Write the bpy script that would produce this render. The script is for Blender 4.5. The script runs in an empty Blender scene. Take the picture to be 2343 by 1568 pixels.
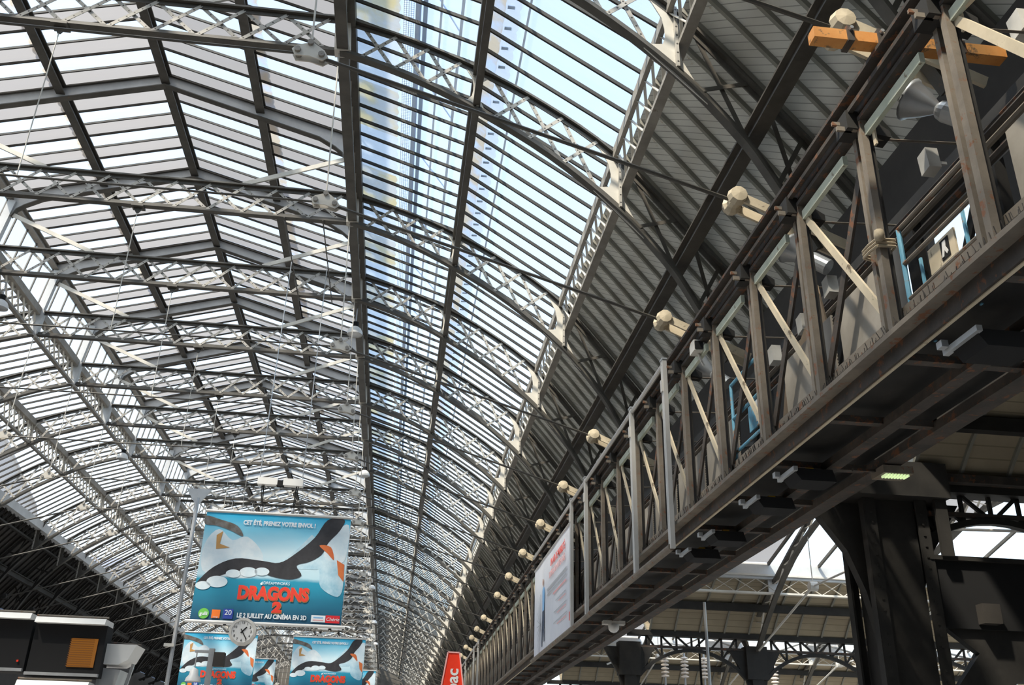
import bpy, math, random
from mathutils import Vector, Matrix
random.seed(7)
S = bpy.context.scene
COL = S.collection
# ------------------------------------------------------------------ camera
EYE = 1.65
FPX = 2169.234
cam_d = bpy.data.cameras.new('camera')
cam = bpy.data.objects.new('camera', cam_d)
COL.objects.link(cam)
pi_, ya_, ro_ = math.radians(25.037), math.radians(-6.3), math.radians(1.523)
Fw = Vector((-math.sin(ya_) * math.cos(pi_), math.cos(ya_) * math.cos(pi_), math.sin(pi_)))
r0 = Fw.cross(Vector((0, 0, 1))).normalized()
u0 = r0.cross(Fw)
Rv = r0 * math.cos(ro_) + u0 * math.sin(ro_)
Uv = u0 * math.cos(ro_) - r0 * math.sin(ro_)
M = Matrix(((Rv.x, Uv.x, -Fw.x, 0), (Rv.y, Uv.y, -Fw.y, 0), (Rv.z, Uv.z, -Fw.z, EYE), (0, 0, 0, 1)))
cam.matrix_world = M
cam_d.sensor_width = 36.0
cam_d.lens = 36.0 * FPX / 2343.0
cam_d.clip_start = 0.1
cam_d.clip_end = 2000
S.camera = cam
# ------------------------------------------------------------------ sky, sun, exposure
S.view_settings.view_transform = 'Standard'
S.view_settings.look = 'None'
S.view_settings.exposure = 1.1
S.view_settings.gamma = 1.0
S.view_settings.use_curve_mapping = False
S.cycles.max_bounces = 8
S.cycles.diffuse_bounces = 4
S.cycles.glossy_bounces = 2
S.cycles.transmission_bounces = 4
S.cycles.transparent_max_bounces = 24
S.cycles.sample_clamp_indirect = 6.0
SUN_DIR = Vector((-0.40, -0.40, 0.84)).normalized()     # towards the sun
w = bpy.data.worlds.new('sky')
S.world = w
w.use_nodes = True
nt = w.node_tree
nt.nodes.clear()
sky = nt.nodes.new('ShaderNodeTexSky')
sky.sky_type = 'NISHITA'
sky.sun_disc = False
sky.sun_elevation = math.asin(SUN_DIR.z)
sky.sun_rotation = math.atan2(SUN_DIR.x, SUN_DIR.y)
sky.air_density = 1.0
sky.dust_density = 2.0
sky.ozone_density = 1.0
hs = nt.nodes.new('ShaderNodeHueSaturation')
hs.inputs['Saturation'].default_value = 0.55
hs.inputs['Value'].default_value = 1.0
nt.links.new(sky.outputs[0], hs.inputs['Color'])
bg = nt.nodes.new('ShaderNodeBackground')
bg.inputs['Strength'].default_value = 0.235
tn = nt.nodes.new('ShaderNodeMix')
tn.data_type = 'RGBA'
tn.blend_type = 'MULTIPLY'
tn.inputs['Factor'].default_value = 1.0
tn.inputs['B'].default_value = (0.93, 1.03, 1.04, 1)
nt.links.new(hs.outputs[0], tn.inputs['A'])
nt.links.new(tn.outputs['Result'], bg.inputs['Color'])
ow = nt.nodes.new('ShaderNodeOutputWorld')
nt.links.new(bg.outputs[0], ow.inputs['Surface'])
sl = bpy.data.lights.new('sun', 'SUN')
sl.energy = 4.4
sl.color = (1.0, 0.89, 0.73)
sl.angle = math.radians(3.0)      # softened by the dusty glass and thin cloud
so = bpy.data.objects.new('sun', sl)
so.rotation_euler = (-SUN_DIR).to_track_quat('-Z', 'Y').to_euler()
so.location = (0, 0, 60)
COL.objects.link(so)

# ------------------------------------------------------------------ materials
MAT = {}
def nodes_of(name):
    m = bpy.data.materials.new(name)
    m.use_nodes = True
    MAT[name] = m
    t = m.node_tree
    b = t.nodes['Principled BSDF']
    return m, t, b
def N(t, kind, **kw):
    n = t.nodes.new(kind)
    for k, v in kw.items():
        if k.startswith('i_'):
            n.inputs[k[2:].replace('_', ' ')].default_value = v
        else:
            setattr(n, k, v)
    return n
def rgba(c):
    return (c[0], c[1], c[2], 1)
def mottled(name, c1, c2, rough=0.65, scale=3.0, metal=0.0, c3=None, c3_at=0.68, stretch=(1, 1, 1), bump=0.1):
    """painted / rusty / timber surface: two colours mixed by noise, a third in blotches"""
    m, t, b = nodes_of(name)
    tc = N(t, 'ShaderNodeTexCoord')
    mp = N(t, 'ShaderNodeMapping')
    mp.inputs['Scale'].default_value = stretch
    t.links.new(tc.outputs['Object'], mp.inputs['Vector'])
    nz = N(t, 'ShaderNodeTexNoise', i_Scale=scale, i_Detail=6.0, i_Roughness=0.65)
    t.links.new(mp.outputs[0], nz.inputs['Vector'])
    rp = N(t, 'ShaderNodeValToRGB')
    rp.color_ramp.elements[0].position = 0.35
    rp.color_ramp.elements[0].color = rgba(c1)
    rp.color_ramp.elements[1].position = 0.65
    rp.color_ramp.elements[1].color = rgba(c2)
    t.links.new(nz.outputs['Fac'], rp.inputs['Fac'])
    out = rp.outputs['Color']
    if c3 is not None:
        n2 = N(t, 'ShaderNodeTexNoise', i_Scale=scale * 2.3, i_Detail=8.0, i_Roughness=0.7)
        t.links.new(mp.outputs[0], n2.inputs['Vector'])
        r2 = N(t, 'ShaderNodeValToRGB')
        r2.color_ramp.elements[0].position = c3_at - 0.06
        r2.color_ramp.elements[0].color = (0, 0, 0, 1)
        r2.color_ramp.elements[1].position = c3_at
        r2.color_ramp.elements[1].color = (1, 1, 1, 1)
        t.links.new(n2.outputs['Fac'], r2.inputs['Fac'])
        mx = N(t, 'ShaderNodeMix', data_type='RGBA')
        t.links.new(r2.outputs['Color'], mx.inputs['Factor'])
        t.links.new(out, mx.inputs['A'])
        mx.inputs['B'].default_value = rgba(c3)
        out = mx.outputs['Result']
    t.links.new(out, b.inputs['Base Color'])
    b.inputs['Roughness'].default_value = rough
    b.inputs['Metallic'].default_value = metal
    if bump:
        bp = N(t, 'ShaderNodeBump', i_Strength=bump, i_Distance=0.02)
        t.links.new(nz.outputs['Fac'], bp.inputs['Height'])
        t.links.new(bp.outputs[0], b.inputs['Normal'])
    return m
def flat(name, c, rough=0.5, metal=0.0, emit=0.0):
    m, t, b = nodes_of(name)
    b.inputs['Base Color'].default_value = rgba(c)
    b.inputs['Roughness'].default_value = rough
    b.inputs['Metallic'].default_value = metal
    if emit:
        b.inputs['Emission Color'].default_value = rgba(c)
        b.inputs['Emission Strength'].default_value = emit
    return m
def glass(name, tint, haze_col, haze, streak=0.25, scale=(0.4, 3.0, 0.4), stain=None):
    """roof sheet: part see-through, part milky (translucent), a little shine"""
    m = bpy.data.materials.new(name)
    MAT[name] = m
    m.use_nodes = True
    t = m.node_tree
    t.nodes.clear()
    tr = N(t, 'ShaderNodeBsdfTransparent')
    tr.inputs['Color'].default_value = rgba(tint)
    tl = N(t, 'ShaderNodeBsdfTranslucent')
    tl.inputs['Color'].default_value = rgba(haze_col)
    df = N(t, 'ShaderNodeBsdfDiffuse')
    df.inputs['Color'].default_value = rgba(tuple(c * 0.6 for c in haze_col))
    md = N(t, 'ShaderNodeMixShader')
    md.inputs[0].default_value = 0.25
    t.links.new(tl.outputs[0], md.inputs[1])
    t.links.new(df.outputs[0], md.inputs[2])
    tc = N(t, 'ShaderNodeTexCoord')
    oi = N(t, 'ShaderNodeObjectInfo')
    mp = N(t, 'ShaderNodeMapping')
    mp.inputs['Scale'].default_value = scale
    ad = N(t, 'ShaderNodeVectorMath', operation='ADD')
    t.links.new(tc.outputs['Object'], ad.inputs[0])
    t.links.new(oi.outputs['Location'], ad.inputs[1])
    t.links.new(ad.outputs[0], mp.inputs['Vector'])
    nz = N(t, 'ShaderNodeTexNoise', i_Scale=2.0, i_Detail=5.0, i_Roughness=0.6)
    t.links.new(mp.outputs[0], nz.inputs['Vector'])
    ma = N(t, 'ShaderNodeMath', operation='MULTIPLY_ADD')
    ma.inputs[1].default_value = streak * 2
    ma.inputs[2].default_value = haze - streak
    ma.use_clamp = True
    t.links.new(nz.outputs['Fac'], ma.inputs[0])
    ms = N(t, 'ShaderNodeMixShader')
    t.links.new(ma.outputs[0], ms.inputs[0])
    t.links.new(tr.outputs[0], ms.inputs[1])
    t.links.new(md.outputs[0], ms.inputs[2])
    if stain is not None:
        n2 = N(t, 'ShaderNodeTexNoise', i_Scale=1.6, i_Detail=4.0)
        t.links.new(ad.outputs[0], n2.inputs['Vector'])
        r2 = N(t, 'ShaderNodeValToRGB')
        r2.color_ramp.elements[0].position = 0.45
        r2.color_ramp.elements[0].color = rgba(haze_col)
        r2.color_ramp.elements[1].position = 0.62
        r2.color_ramp.elements[1].color = rgba(stain)
        t.links.new(n2.outputs['Fac'], r2.inputs['Fac'])
        t.links.new(r2.outputs['Color'], tl.inputs['Color'])
    gl = N(t, 'ShaderNodeBsdfGlossy', i_Roughness=0.08)
    mg = N(t, 'ShaderNodeMixShader')
    mg.inputs[0].default_value = 0.04
    t.links.new(ms.outputs[0], mg.inputs[1])
    t.links.new(gl.outputs[0], mg.inputs[2])
    o = N(t, 'ShaderNodeOutputMaterial')
    t.links.new(mg.outputs[0], o.inputs['Surface'])
    return m

IRON = mottled('iron_grey_paint', (0.20, 0.185, 0.165), (0.30, 0.28, 0.25), 0.6, 1.5, c3=(0.12, 0.09, 0.07), c3_at=0.7)
IRON_D = mottled('iron_dark', (0.05, 0.045, 0.038), (0.09, 0.082, 0.07), 0.55, 1.5, c3=(0.16, 0.10, 0.06), c3_at=0.72)  # dark iron; on chords and haunch bars it stands for shade
IRON_L = mottled('iron_pale_paint', (0.50, 0.47, 0.42), (0.62, 0.59, 0.53), 0.6, 1.2, c3=(0.30, 0.25, 0.2), c3_at=0.74)
IRON_B = mottled('iron_blue_grey', (0.46, 0.47, 0.48), (0.56, 0.57, 0.58), 0.6, 1.5, c3=(0.25, 0.2, 0.16), c3_at=0.75)
BLACK = mottled('black_iron', (0.012, 0.011, 0.010), (0.028, 0.025, 0.022), 0.7, 2.0)  # even black; on the left ironwork it stands for shade
BAR = mottled('glazing_bar_dark', (0.016, 0.014, 0.012), (0.03, 0.027, 0.023), 0.7, 2.0)
RUST = mottled('rusty_iron', (0.15, 0.125, 0.10), (0.225, 0.19, 0.15), 0.7, 3.0, c3=(0.20, 0.085, 0.04), c3_at=0.635, bump=0.3)
RUST_D = mottled('rusty_dark_iron', (0.035, 0.03, 0.026), (0.075, 0.06, 0.05), 0.75, 3.0, c3=(0.16, 0.065, 0.03), c3_at=0.62, bump=0.3)
CREAM = mottled('flaking_cream_paint', (0.50, 0.42, 0.30), (0.62, 0.53, 0.39), 0.7, 2.5, c3=(0.16, 0.12, 0.08), c3_at=0.66)
GREENISH = mottled('flaking_pale_green', (0.42, 0.46, 0.36), (0.56, 0.58, 0.48), 0.7, 2.5, c3=(0.2, 0.16, 0.1), c3_at=0.66)
STEEL = mottled('galvanised_steel', (0.42, 0.43, 0.44), (0.52, 0.53, 0.54), 0.4, 2.0, metal=0.5)
ALU = mottled('aluminium', (0.55, 0.53, 0.50), (0.64, 0.62, 0.59), 0.4, 1.0, metal=0.3, bump=0)
WHITE = flat('white_enamel', (0.75, 0.74, 0.72), 0.4)
WHITE_D = mottled('dusty_white', (0.5, 0.48, 0.44), (0.62, 0.6, 0.56), 0.6, 2.0)
BLUE = mottled('worn_blue_paint', (0.10, 0.30, 0.45), (0.20, 0.44, 0.58), 0.55, 3.0, c3=(0.3, 0.22, 0.16), c3_at=0.62)
BLUE_SH = flat('blue_grey_scaffold', (0.48, 0.62, 0.88), 0.6)  # blue cast of the sky put into the scaffold colour
SAND = mottled('plywood_sheet', (0.42, 0.29, 0.18), (0.5, 0.36, 0.23), 0.75, 1.0, bump=0)
ORANGE = mottled('orange_paint', (0.62, 0.24, 0.05), (0.70, 0.33, 0.10), 0.6, 3.0, c3=(0.2, 0.12, 0.06), c3_at=0.62)
YELLOW = flat('yellow_tag', (0.85, 0.50, 0.02), 0.5)
RED = flat('sign_red', (0.85, 0.045, 0.015), 0.4)
DARK = flat('matt_black', (0.005, 0.005, 0.006), 0.9)
SCREEN = flat('dark_screen', (0.010, 0.012, 0.014), 0.15)
ROPE = mottled('hemp_rope', (0.35, 0.28, 0.19), (0.48, 0.4, 0.29), 0.9, 12.0)
FLOOR = mottled('station_floor', (0.34, 0.32, 0.30), (0.44, 0.42, 0.39), 0.6, 0.4, bump=0)
WALLD = mottled('dark_wall', (0.028, 0.024, 0.021), (0.05, 0.043, 0.037), 0.8, 0.6)  # one dark tone for walls and some housings
PORC = flat('insulator_porcelain', (0.70, 0.62, 0.55), 0.25)
LED = flat('led_tube', (0.62, 0.78, 0.42), 0.4, emit=0.36)
SKY_A = glass('glass_clear', (0.96, 0.99, 1.0), (0.55, 0.60, 0.64), 0.10, 0.10)
SKY_C = glass('glass_lantern_clear', (0.94, 0.97, 1.0), (0.5, 0.52, 0.56), 0.14, 0.10)
SKY_B = glass('glass_lantern_frosted', (0.80, 0.78, 0.78), (0.19, 0.182, 0.18), 0.93, 0.06)
SKY_W = glass('glass_milky', (0.97, 0.98, 1.0), (0.40, 0.41, 0.42), 0.34, 0.14)
SKY_F2 = glass('sheet_blue_grey', (0.85, 0.9, 0.97), (0.36, 0.39, 0.43), 0.6, 0.14)
SKY_F = glass('sheet_grimy', (0.85, 0.88, 0.92), (0.30, 0.305, 0.30), 0.76, 0.14, stain=(0.34, 0.27, 0.08))
SKY_G = glass('sheet_brown', (0.85, 0.85, 0.85), (0.34, 0.27, 0.17), 0.75, 0.10, stain=(0.30, 0.38, 0.55))

def plank_mat(name, c1, c2, line, kx, ky, pitch, blot=None):
    m = mottled(name, c1, c2, 0.8, 0.7, c3=blot, c3_at=0.70, bump=0.05)
    t = m.node_tree
    b = t.nodes['Principled BSDF']
    src = b.inputs['Base Color'].links[0].from_socket
    tc = N(t, 'ShaderNodeTexCoord')
    oi = N(t, 'ShaderNodeObjectInfo')
    ad = N(t, 'ShaderNodeVectorMath', operation='ADD')
    t.links.new(tc.outputs['Object'], ad.inputs[0])
    t.links.new(oi.outputs['Location'], ad.inputs[1])
    dt = N(t, 'ShaderNodeVectorMath', operation='DOT_PRODUCT')
    dt.inputs[1].default_value = (kx / pitch, ky / pitch, 0)
    t.links.new(ad.outputs[0], dt.inputs[0])
    fr = N(t, 'ShaderNodeMath', operation='FRACT')
    t.links.new(dt.outputs['Value'], fr.inputs[0])
    gt = N(t, 'ShaderNodeMath', operation='LESS_THAN')
    gt.inputs[1].default_value = 0.12
    t.links.new(fr.outputs[0], gt.inputs[0])
    mx = N(t, 'ShaderNodeMix', data_type='RGBA')
    t.links.new(gt.outputs[0], mx.inputs['Factor'])
    t.links.new(src, mx.inputs['A'])
    mx.inputs['B'].default_value = rgba(line)
    t.links.new(mx.outputs['Result'], b.inputs['Base Color'])
    return m
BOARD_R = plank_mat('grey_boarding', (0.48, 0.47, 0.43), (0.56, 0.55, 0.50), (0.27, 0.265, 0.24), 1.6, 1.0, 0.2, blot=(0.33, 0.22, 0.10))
BOARD_L = plank_mat('shaded_boarding', (0.020, 0.017, 0.015), (0.034, 0.029, 0.025), (0.012, 0.01, 0.01), -1.6, 1.0, 0.2)  # same boards as the grey ones, with the left side's shade as colour
BOARD_S = plank_mat('brown_boarding', (0.26, 0.215, 0.15), (0.34, 0.285, 0.20), (0.2, 0.165, 0.11), 0.0, 1.0, 0.16, blot=(0.30, 0.17, 0.08))
RAFT = mottled('rafter_timber', (0.17, 0.165, 0.14), (0.24, 0.23, 0.195), 0.8, 1.0)
RAFT_D = mottled('rafter_shaded', (0.014, 0.012, 0.011), (0.022, 0.02, 0.018), 0.8, 1.0)  # darkened rafter tone, shade of the left side put in

def rivet_mat(name, base, pitch):
    """painted bar with a row of dark rivet heads: u runs along the bar in metres"""
    src = MAT[base]
    m = src.copy()
    m.name = name
    MAT[name] = m
    t = m.node_tree
    b = t.nodes['Principled BSDF']
    col = b.inputs['Base Color'].links[0].from_socket
    uv = N(t, 'ShaderNodeUVMap')
    sp = N(t, 'ShaderNodeSeparateXYZ')
    t.links.new(uv.outputs[0], sp.inputs[0])
    dv = N(t, 'ShaderNodeMath', operation='DIVIDE')
    dv.inputs[1].default_value = pitch
    t.links.new(sp.outputs['X'], dv.inputs[0])
    fr = N(t, 'ShaderNodeMath', operation='FRACT')
    t.links.new(dv.outputs[0], fr.inputs[0])
    sb = N(t, 'ShaderNodeMath', operation='SUBTRACT')
    sb.inputs[1].default_value = 0.5
    t.links.new(fr.outputs[0], sb.inputs[0])
    ml = N(t, 'ShaderNodeMath', operation='MULTIPLY')
    ml.inputs[1].default_value = pitch
    t.links.new(sb.outputs[0], ml.inputs[0])
    p1 = N(t, 'ShaderNodeMath', operation='POWER')
    p1.inputs[1].default_value = 2
    t.links.new(ml.outputs[0], p1.inputs[0])
    p2 = N(t, 'ShaderNodeMath', operation='POWER')
    p2.inputs[1].default_value = 2
    t.links.new(sp.outputs['Y'], p2.inputs[0])
    sm = N(t, 'ShaderNodeMath', operation='ADD')
    t.links.new(p1.outputs[0], sm.inputs[0])
    t.links.new(p2.outputs[0], sm.inputs[1])
    lt = N(t, 'ShaderNodeMath', operation='LESS_THAN')
    lt.inputs[1].default_value = 0.00042
    t.links.new(sm.outputs[0], lt.inputs[0])
    mx = N(t, 'ShaderNodeMix', data_type='RGBA')
    t.links.new(lt.outputs[0], mx.inputs['Factor'])
    t.links.new(col, mx.inputs['A'])
    mx.inputs['B'].default_value = (0.05, 0.045, 0.04, 1)
    t.links.new(mx.outputs['Result'], b.inputs['Base Color'])
    return m
mottled('iron_bar_paint', (0.34, 0.32, 0.29), (0.44, 0.415, 0.375), 0.6, 1.2, c3=(0.2, 0.16, 0.13), c3_at=0.74)
RIVET = rivet_mat('riveted_pale_bar', 'iron_bar_paint', 0.2)
RIVET_G = rivet_mat('riveted_grey_bar', 'iron_blue_grey', 0.12)

# ------------------------------------------------------------------ mesh helpers
class MB:
    def __init__(self):
        self.v, self.f, self.uv = [], [], []
    def quad(self, a, b, c, d, uv=None):
        i = len(self.v)
        self.v += [tuple(a), tuple(b), tuple(c), tuple(d)]
        self.f.append((i, i + 1, i + 2, i + 3))
        self.uv.append(uv or [(0, 9)] * 4)
    def box(self, c, s):
        x, y, z = c
        a, b, d = s[0] / 2, s[1] / 2, s[2] / 2
        P = [(x + sx * a, y + sy * b, z + sz * d) for sx in (-1, 1) for sy in (-1, 1) for sz in (-1, 1)]
        i = len(self.v)
        self.v += P
        for q in ((0, 1, 3, 2), (4, 6, 7, 5), (0, 4, 5, 1), (2, 3, 7, 6), (0, 2, 6, 4), (1, 5, 7, 3)):
            self.f.append(tuple(i + k for k in q))
            self.uv.append([(0, 9)] * 4)
        return self
    def beam(self, p, q, w, h, up=(0, 0, 1)):
        """bar from p to q, w across (sideways), h along up"""
        p, q, up = Vector(p), Vector(q), Vector(up)
        d = (q - p)
        L = d.length
        d = d / L
        s = d.cross(up)
        if s.length < 1e-4:
            s = d.cross(Vector((1, 0, 0)))
        s.normalize()
        n = s.cross(d).normalized()
        i = len(self.v)
        for e in (p, q):
            for a, b in ((-1, -1), (1, -1), (1, 1), (-1, 1)):
                self.v.append(tuple(e + s * (a * w / 2) + n * (b * h / 2)))
        for k in range(4):
            k2 = (k + 1) % 4
            self.f.append((i + k, i + k2, i + 4 + k2, i + 4 + k))
            hw = (w if k in (0, 2) else h) / 2
            self.uv.append([(0, -hw), (0, hw), (L, hw), (L, -hw)])
        self.f.append((i + 3, i + 2, i + 1, i)); self.uv.append([(0, 9)] * 4)
        self.f.append((i + 4, i + 5, i + 6, i + 7)); self.uv.append([(0, 9)] * 4)
        return self
    def tube(self, p, q, r, n=6, r2=None, caps=True):
        p, q = Vector(p), Vector(q)
        r2 = r if r2 is None else r2
        d = (q - p).normalized()
        s = d.cross(Vector((0, 0, 1)))
        if s.length < 1e-4:
            s = Vector((1, 0, 0))
        s.normalize()
        t = s.cross(d)
        i = len(self.v)
        for e, rr in ((p, r), (q, r2)):
            for k in range(n):
                a = 2 * math.pi * k / n
                self.v.append(tuple(e + s * (rr * math.cos(a)) + t * (rr * math.sin(a))))
        for k in range(n):
            k2 = (k + 1) % n
            self.f.append((i + k2, i + k, i + n + k, i + n + k2)); self.uv.append([(0, 9)] * 4)
        if caps:
            self.f.append(tuple(i + k for k in range(n))); self.uv.append([(0, 9)] * n)
            self.f.append(tuple(i + n + k for k in reversed(range(n)))); self.uv.append([(0, 9)] * n)
        return self
    def path(self, pts, r, n=6):
        for a, b in zip(pts, pts[1:]):
            self.tube(a, b, r, n)
        return self
    def poly(self, pts, axis, off, th):
        """outline pts extruded th along axis ('y': pts are x,z; 'x': pts are y,z; 'z': pts are x,y), centred at off"""
        def P(a, b, o):
            return (a, o, b) if axis == 'y' else (o, a, b) if axis == 'x' else (a, b, o)
        n = len(pts)
        i = len(self.v)
        for o in (off - th / 2, off + th / 2):
            self.v += [P(a, b, o) for a, b in pts]
        self.f.append(tuple(i + k for k in range(n))); self.uv.append([(0, 9)] * n)
        self.f.append(tuple(i + n + k for k in reversed(range(n)))); self.uv.append([(0, 9)] * n)
        for k in range(n):
            k2 = (k + 1) % n
            self.f.append((i + k2, i + k, i + n + k, i + n + k2)); self.uv.append([(0, 9)] * 4)
        return self
    def sweep(self, pts, w, h, off=0.0, yc=0.0):
        """strip following pts (x,z), w wide in y, h thick along the normal, shifted off along the normal"""
        n = len(pts)
        i = len(self.v)
        for k, (x, z) in enumerate(pts):
            a = pts[max(k - 1, 0)]
            b = pts[min(k + 1, n - 1)]
            dx, dz = b[0] - a[0], b[1] - a[1]
            L = math.hypot(dx, dz)
            nx, nz = -dz / L, dx / L
            if nz < 0:
                nx, nz = -nx, -nz
            for sy, sn in ((-1, -1), (1, -1), (1, 1), (-1, 1)):
                o = off + sn * h / 2
                self.v.append((x + nx * o, yc + sy * w / 2, z + nz * o))
        for k in range(n - 1):
            for c in range(4):
                c2 = (c + 1) % 4
                self.f.append((i + 4 * k + c, i + 4 * k + c2, i + 4 * k + 4 + c2, i + 4 * k + 4 + c)); self.uv.append([(0, 9)] * 4)
        self.f.append((i, i + 1, i + 2, i + 3)); self.uv.append([(0, 9)] * 4)
        e = i + 4 * (n - 1)
        self.f.append((e + 3, e + 2, e + 1, e)); self.uv.append([(0, 9)] * 4)
        return self
    def lathe(self, prof, c, axis=(0, 0, 1), n=14):
        """prof: (radius, height) pairs along axis from point c"""
        ax = Vector(axis).normalized()
        s = ax.cross(Vector((0, 0, 1)))
        if s.length < 1e-4:
            s = Vector((1, 0, 0))
        s.normalize()
        t = ax.cross(s)
        c = Vector(c)
        i = len(self.v)
        for r, hgt in prof:
            for k in range(n):
                a = 2 * math.pi * k / n
                self.v.append(tuple(c + ax * hgt + s * (r * math.cos(a)) + t * (r * math.sin(a))))
        for j in range(len(prof) - 1):
            for k in range(n):
                k2 = (k + 1) % n
                self.f.append((i + j * n + k, i + j * n + k2, i + (j + 1) * n + k2, i + (j + 1) * n + k)); self.uv.append([(0, 9)] * 4)
        return self
    def mesh(self, name, mat):
        me = bpy.data.meshes.new(name)
        me.from_pydata(self.v, [], self.f)
        lay = me.uv_layers.new(name='UVMap')
        flatuv = []
        for u in self.uv:
            for c in u:
                flatuv += [c[0], c[1]]
        lay.data.foreach_set('uv', flatuv)
        me.materials.append(mat)
        return me
def put(name, me, parent=None, loc=(0, 0, 0), smooth=False, **props):
    o = bpy.data.objects.new(name, me)
    COL.objects.link(o)
    if parent is not None:
        o.parent = parent
    o.location = loc
    if smooth:
        me.polygons.foreach_set('use_smooth', [True] * len(me.polygons))
    for k, v in props.items():
        o[k] = v
    return o
def part(name, mb, mat, parent, loc=(0, 0, 0), smooth=False, **props):
    return put(name, mb.mesh(name, mat), parent, loc, smooth, **props)
def thing(name, loc, label, cat, group=None):
    o = bpy.data.objects.new(name, None)
    o.empty_display_size = 0.2
    COL.objects.link(o)
    o.location = loc
    o['label'] = label
    o['category'] = cat
    if group:
        o['group'] = group
    return o
def structure(name, loc=(0, 0, 0)):
    o = bpy.data.objects.new(name, None)
    COL.objects.link(o)
    o.location = loc
    o['kind'] = 'structure'
    return o
def copy_thing(src, loc, label, group=None):
    r = src.copy()
    COL.objects.link(r)
    r.location = loc
    r['label'] = label
    if group:
        r['group'] = group
    for ch in src.children:
        c = ch.copy()
        COL.objects.link(c)
        c.parent = r
        for g in ch.children:
            d = g.copy()
            COL.objects.link(d)
            d.parent = c
    return r
def cat_rom(pts, n=5):
    out = []
    P = [pts[0]] + list(pts) + [pts[-1]]
    for i in range(1, len(P) - 2):
        p0, p1, p2, p3 = P[i - 1], P[i], P[i + 1], P[i + 2]
        for k in range(n):
            t = k / n
            out.append(tuple(0.5 * (2 * p1[c] + (p2[c] - p0[c]) * t + (2 * p0[c] - 5 * p1[c] + 4 * p2[c] - p3[c]) * t * t + (3 * p1[c] - p0[c] - 3 * p2[c] + p3[c]) * t ** 3) for c in (0, 1)))
    out.append(tuple(pts[-1]))
    return out
def at_x(poly, x):
    for a, b in zip(poly, poly[1:]):
        if min(a[0], b[0]) - 1e-9 <= x <= max(a[0], b[0]) + 1e-9:
            t = (x - a[0]) / (b[0] - a[0])
            return a[1] + t * (b[1] - a[1])
    return poly[-1][1] if x > poly[-1][0] else poly[0][1]
def cut(poly, x0, x1):
    return [(x0, at_x(poly, x0))] + [p for p in poly if x0 + 1e-3 < p[0] < x1 - 1e-3] + [(x1, at_x(poly, x1))]

# ------------------------------------------------------------------ hall frame (x measured from the hall axis)
XC = -8.374
YS = [4.3, 8.763, 12.736, 17.263, 24.629, 29.629, 34.629, 39.629, 44.629, 49.629, 57.05, 61.63, 65.6,
      70.6, 75.6, 80.6, 85.6, 93.0, 97.6, 101.6, 106.6, 111.6, 116.6, 124.0, 131.4, 136.0, 141.0, 148.0]
N_NEAR = 13
Y_NEAR = 65.6
BOT = cat_rom([(6.2, 16.76), (7.7, 16.28), (9.29, 15.52), (11.0, 14.46), (12.54, 13.15), (13.55, 11.94), (14.06, 11.1), (14.75, 9.7)], 4)
TOP = cat_rom([(6.12, 17.76), (7.7, 17.33), (9.3, 16.69), (10.9, 15.82), (12.5, 14.63), (14.1, 12.76), (15.0, 11.64), (15.75, 10.6)], 4)
ZB, ZT = 16.76, 17.76
def mir(pts, s):
    return [(s * x, z) for x, z in pts]

# ------------------------------------------------------------------ floor, walls
fl = MB().box((0, 70, -0.1), (90, 190, 0.2))
o = part('floor', fl, FLOOR, None); o['kind'] = 'structure'
wl = MB().box((XC - 16.35, 69, 5.4), (0.5, 163, 10.8))
o = part('wall_left', wl, WALLD, None); o['kind'] = 'structure'
wb = MB().box((XC, 150.5, 10.5), (32.2, 0.4, 21.0))
o = part('wall_far', wb, IRON_D, None); o['kind'] = 'structure'
o = part('wall_side_blocker', MB().box((19.8, 4.7, 4.6), (24.6, 0.3, 9.2)), WALLD, None); o['kind'] = 'structure'  # unseen wall, added to keep light off the column and boards
o = part('wall_near_blocker', MB().box((XC, -12.3, 10.5), (32.2, 0.4, 21.0)), WALLD, None); o['kind'] = 'structure'  # unseen wall behind the camera, added to shut out sun
XW = 7.35                       # wall above the arcade on the gantry side
wr = MB()
wr.box((XW, -1.05, 8.55), (0.3, 21.9, 4.5))
wr.box((XW, 12.75, 6.9), (0.3, 1.1, 1.2))
wr.box((XW, 12.75, 10.0), (0.3, 1.1, 1.6))
wr.box((XW, 11.2, 8.3), (0.12, 0.14, 1.7))
wr.box((XW, 12.3, 8.3), (0.12, 0.2, 1.7))
wr.box((XW, -6.0, 3.2), (0.3, 12.0, 6.4))
wr.box((XW, 11.05, 6.9), (0.3, 2.3, 1.2))
wr.box((XW, 11.05, 10.0), (0.3, 2.3, 1.6))
wr.box((XW, 81.65, 8.55), (0.3, 136.7, 4.5))
o = part('wall_right', wr, WALLD, None); o['kind'] = 'structure'

SLATE = mottled('slate_wall', (0.07, 0.09, 0.15), (0.10, 0.125, 0.19), 0.7, 0.3, bump=0)
for out, lab in (([(40, 0), (40, 30.5), (78, 30.5), (86, 28.4), (96, 25.2), (97, 24), (97, 0)], 'dark slate building outside showing through the lowest milky panes at the frame edge'),
                 ([(128, 0), (128, 25.8), (135, 28.2), (147, 25.7), (165, 24.9), (166, 0)], 'dark slate gabled building outside showing through the distant milky panes')):
    t = thing('building', (-41, out[0][0], 0), lab, 'building')
    part('wall', MB().poly([(a - out[0][0], b) for a, b in out], 'x', 0, 10), SLATE, t)
    rf = MB()
    for a, b in zip(out[1:-2], out[2:-1]):
        rf.beam((0, a[0] - out[0][0], a[1] + 0.1), (0, b[0] - out[0][0], b[1] + 0.1), 10.4, 0.2)
    part('roof', rf, SLATE, t)

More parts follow.
